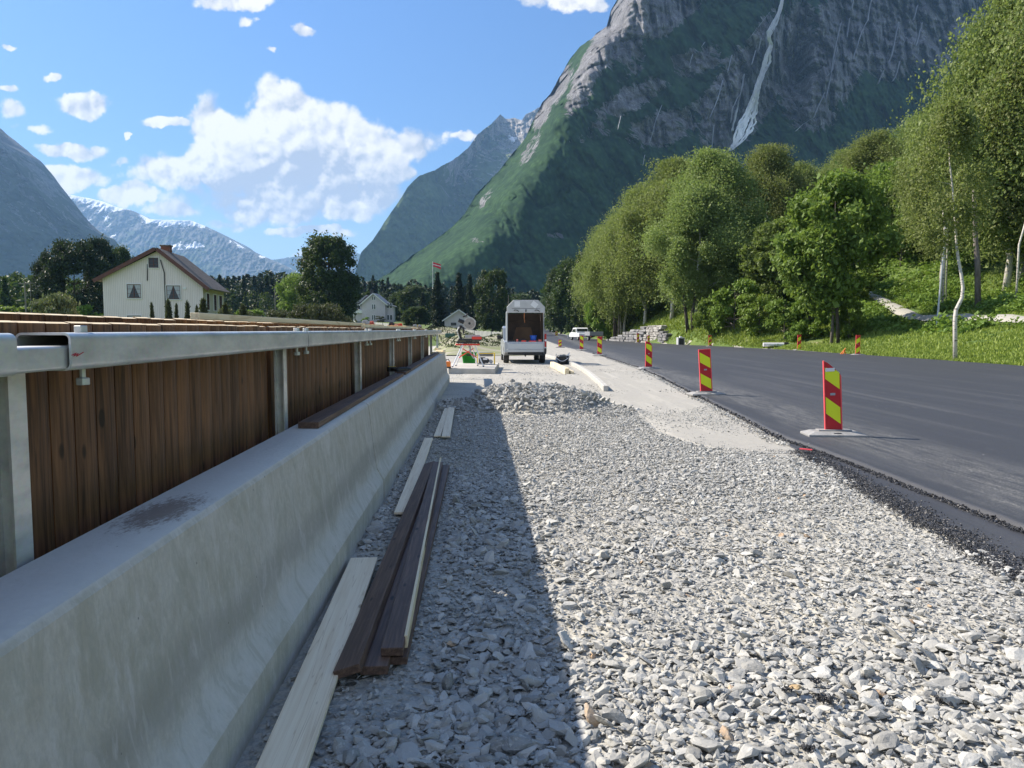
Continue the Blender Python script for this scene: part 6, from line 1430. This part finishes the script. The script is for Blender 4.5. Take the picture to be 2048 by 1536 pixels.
for i, (k, px, top, wp, Y, lb) in enumerate((('ybush', 108, 592, 92, 70, 'pale flowering bush beyond the screen at the left'), ('obush', 470, 618, 80, 60, 'olive bush right of the farmhouse'), ('obush', 545, 622, 90, 62, 'olive bush in front of the white shed'), ('obush', 610, 612, 90, 58, 'brownish bush under the great round tree'), ('obush', 660, 608, 90, 60, 'brownish bush left of the garden fence'), ('bush', 440, 628, 60, 90, 'green bush behind the young pines'), ('bush', 500, 622, 70, 100, 'green bush behind the white shed'), ('obush', 760, 632, 20, 246, 'round shrub at the villa wall'), ('bush', 730, 634, 16, 246, 'small shrub at the villa corner'), ('dark', 832, 615, 50, 165, 'low dark shrub left of the garage'), ('ybush', 620, 600, 60, 175, 'pale blossoming bush behind the round tree'), ('bush', 185, 612, 70, 110, 'green bush left of the farmhouse wall'), ('bush', 30, 615, 90, 120, 'green bush at the left edge'))):
    tree(k, i % 3, px, top, wp, Y, lb, 'bushes beyond the screen', name='bush')
# far dark wood: reads as one mass
r = np.random.default_rng(9); P = []; 
lmS = None
def wood(name, rows, n, seed, mat, leafs=.9):
    r = np.random.default_rng(seed); out = []
    for _ in range(n):
        px = r.uniform(rows['x'][0], rows['x'][1]); Y = r.uniform(*rows['Y']); top = np.interp(px, [p[0] for p in rows['top']], [p[1] for p in rows['top']])+r.normal(0, 5)+(4 if r.random() < .5 else 0)
        q = at(px, 600, Y); z0 = float(terrain(q.x, Y)); h = at(px, top, Y).z-z0
        if h < 3: continue
        con = r.random() < rows.get('con', .7); m = 420; t = r.random(m)**.9
        R0 = h*(.17 if con else .28); rad = R0*((1-t) if con else np.sqrt(np.clip(1-(2*t-1)**2, 0, 1)))*(.55+.5*r.random(m)); a = r.random(m)*2*PI
        out.append(np.stack([q.x+rad*np.cos(a), Y+rad*np.sin(a), z0+h*(t*.97+.02)], 1))
    C_ = np.concatenate(out); me = leaves_mesh(name, C_, leafs, mat, seed+1, .3, 0, 1.7); tag(add_mesh(name, me), kind='stuff')
wood('spruce_wood', {'x': (415, 1130), 'Y': (290, 400), 'top': [(415, 553), (470, 556), (540, 550), (600, 549), (700, 570), (740, 560), (800, 566), (850, 570), (1000, 580), (1080, 590), (1130, 600)], 'con': .8}, 260, 5, LS)
wood('valley_wood', {'x': (-260, 240), 'Y': (150, 260), 'top': [(-260, 545), (0, 552), (60, 552), (90, 556), (240, 570)], 'con': .25}, 120, 15, LD, .6)
wood('valley_wood', {'x': (420, 860), 'Y': (268, 310), 'top': [(420, 580), (600, 585), (860, 600)], 'con': .3}, 90, 25, LD, .6)
wood('hillside_wood', {'x': (1100, 1420), 'Y': (230, 420), 'top': [(1100, 560), (1160, 530), (1250, 500), (1420, 470)], 'con': .1}, 150, 35, LD, .9)
wood('hillside_wood', {'x': (1400, 2300), 'Y': (115, 190), 'top': [(1400, 500), (1600, 430), (1700, 380), (1850, 320), (2300, 150)], 'con': .05}, 170, 45, LM, .5)
# bright undergrowth and grass tufts on the bank
def under(name, n, seed, y0, y1, r0, r1, size, mat, hmax, thr=None, pw=1.6, lift=0):
    r = np.random.default_rng(seed); Y = y0+(y1-y0)*r.random(n)**pw; rr = r0+(r1-r0)*r.random(n); X = interp(Y, RE)+rr
    if thr is not None:
        k = fbm(X*.22, Y*.22, o=3, s=seed)+.5*sm(rr, 4, 9)-.1 > thr; X, Y, rr = X[k], Y[k], rr[k]
    dpath = np.min(np.hypot(X[:, None]-PX[None, ::4], Y[:, None]-PY[None, ::4]), 1); k = dpath > 1.3; X, Y = X[k], Y[k]
    cl = np.clip(.5+.9*fbm(X*.5, Y*.5, o=3, s=seed+2), .05, 1); Z = terrain(X, Y)+cl*hmax*r.random(len(X))+lift
    me = leaves_mesh(name, np.stack([X, Y, Z], 1), size, mat, seed, -1.0, .4, 1.4); tag(add_mesh(name, me), kind='stuff')
under('undergrowth', 70000, 71, 26, 75, 7.5, 17, .13, LU, .9, .10)
under('undergrowth', 60000, 72, 45, 120, 6, 30, .20, LM, 1.3, .12)
LMD = leaf_mat('mound_weeds', (.022, .034, .016), (.055, .07, .03), .15); LG = leaf_mat('grass_blades', (.17, .24, .035), (.35, .43, .09), .4)
def grass(n, seed, y0, y1, r0, r1, s, pw=1.5):
    r = np.random.default_rng(seed); Y = y0+(y1-y0)*r.random(n)**pw; rr = r0+(r1-r0)*r.random(n)**1.2; X = interp(Y, RE)+rr
    k = fbm(X*.5, Y*.5, o=4, s=seed) > -.35; X, Y = X[k], Y[k]; dpath = np.min(np.hypot(X[:, None]-PX[None, ::4], Y[:, None]-PY[None, ::4]), 1); k = dpath > 1.0; X, Y = X[k], Y[k]
    n = len(X); Z = terrain(X, Y); a = r.random(n)*PI; h = s*(.6+.8*r.random(n)); w_ = s*.35; lx, ly = r.normal(0, .4, n)*h, r.normal(0, .4, n)*h
    V = np.stack([np.stack([X-w_*np.cos(a), Y-w_*np.sin(a), Z-.02], 1), np.stack([X+w_*np.cos(a), Y+w_*np.sin(a), Z-.02], 1), np.stack([X+lx, Y+ly, Z+h], 1)], 1).reshape(-1, 3)
    tag(add_mesh('grass', np_mesh('grass', V, np.arange(3*n).reshape(n, 3), LG, attrs={'tint': ('POINT', np.repeat(r.random(n), 3))})), kind='stuff')
grass(90000, 81, 24, 70, .6, 20, .16); grass(40000, 82, 60, 130, .8, 14, .25)
# rough grass on the mound beyond the parapet and behind the screen
r = np.random.default_rng(12); n = 26000; X = r.uniform(-14, 3, n); Y = r.uniform(46, 105, n); z = terrain(X, Y); k = (z > .25) & (fbm(X*.5, Y*.5, o=3, s=3) > -.15); X, Y, z = X[k], Y[k], z[k]
tag(add_mesh('grass', leaves_mesh('grass', np.stack([X, Y, z+.15*r.random(len(X))], 1), .11, LMD, 13, -1, 0, 1.8)), kind='stuff')
r = np.random.default_rng(14); n = 30000; X = -.5-.0446*20+r.uniform(-9, -1.1, n); Y = r.uniform(3, 30, n); z = terrain(X, Y); k = U(X, Y) < -1.75
tag(add_mesh('grass', leaves_mesh('grass', np.stack([X, Y, z+.2*r.random(n)], 1)[k], .06, LG, 15, -1, 0, 3)), kind='stuff')
# ------------------------------------------------------------------ air of the valley
hm = bpy.data.materials.new('valley_air'); hm.use_nodes = True; nt = hm.node_tree; nt.nodes.clear()
o = nt.nodes.new('ShaderNodeOutputMaterial'); v = nt.nodes.new('ShaderNodeVolumePrincipled')
v.inputs['Color'].default_value = (.34, .60, 1.0, 1); v.inputs['Density'].default_value = .00007; v.inputs['Anisotropy'].default_value = .15
nt.links.new(v.outputs[0], o.inputs['Volume'])
MB().box(-9000, 9000, -1500, 16000, -40, 1250).build('haze', hm)['kind'] = 'stuff'
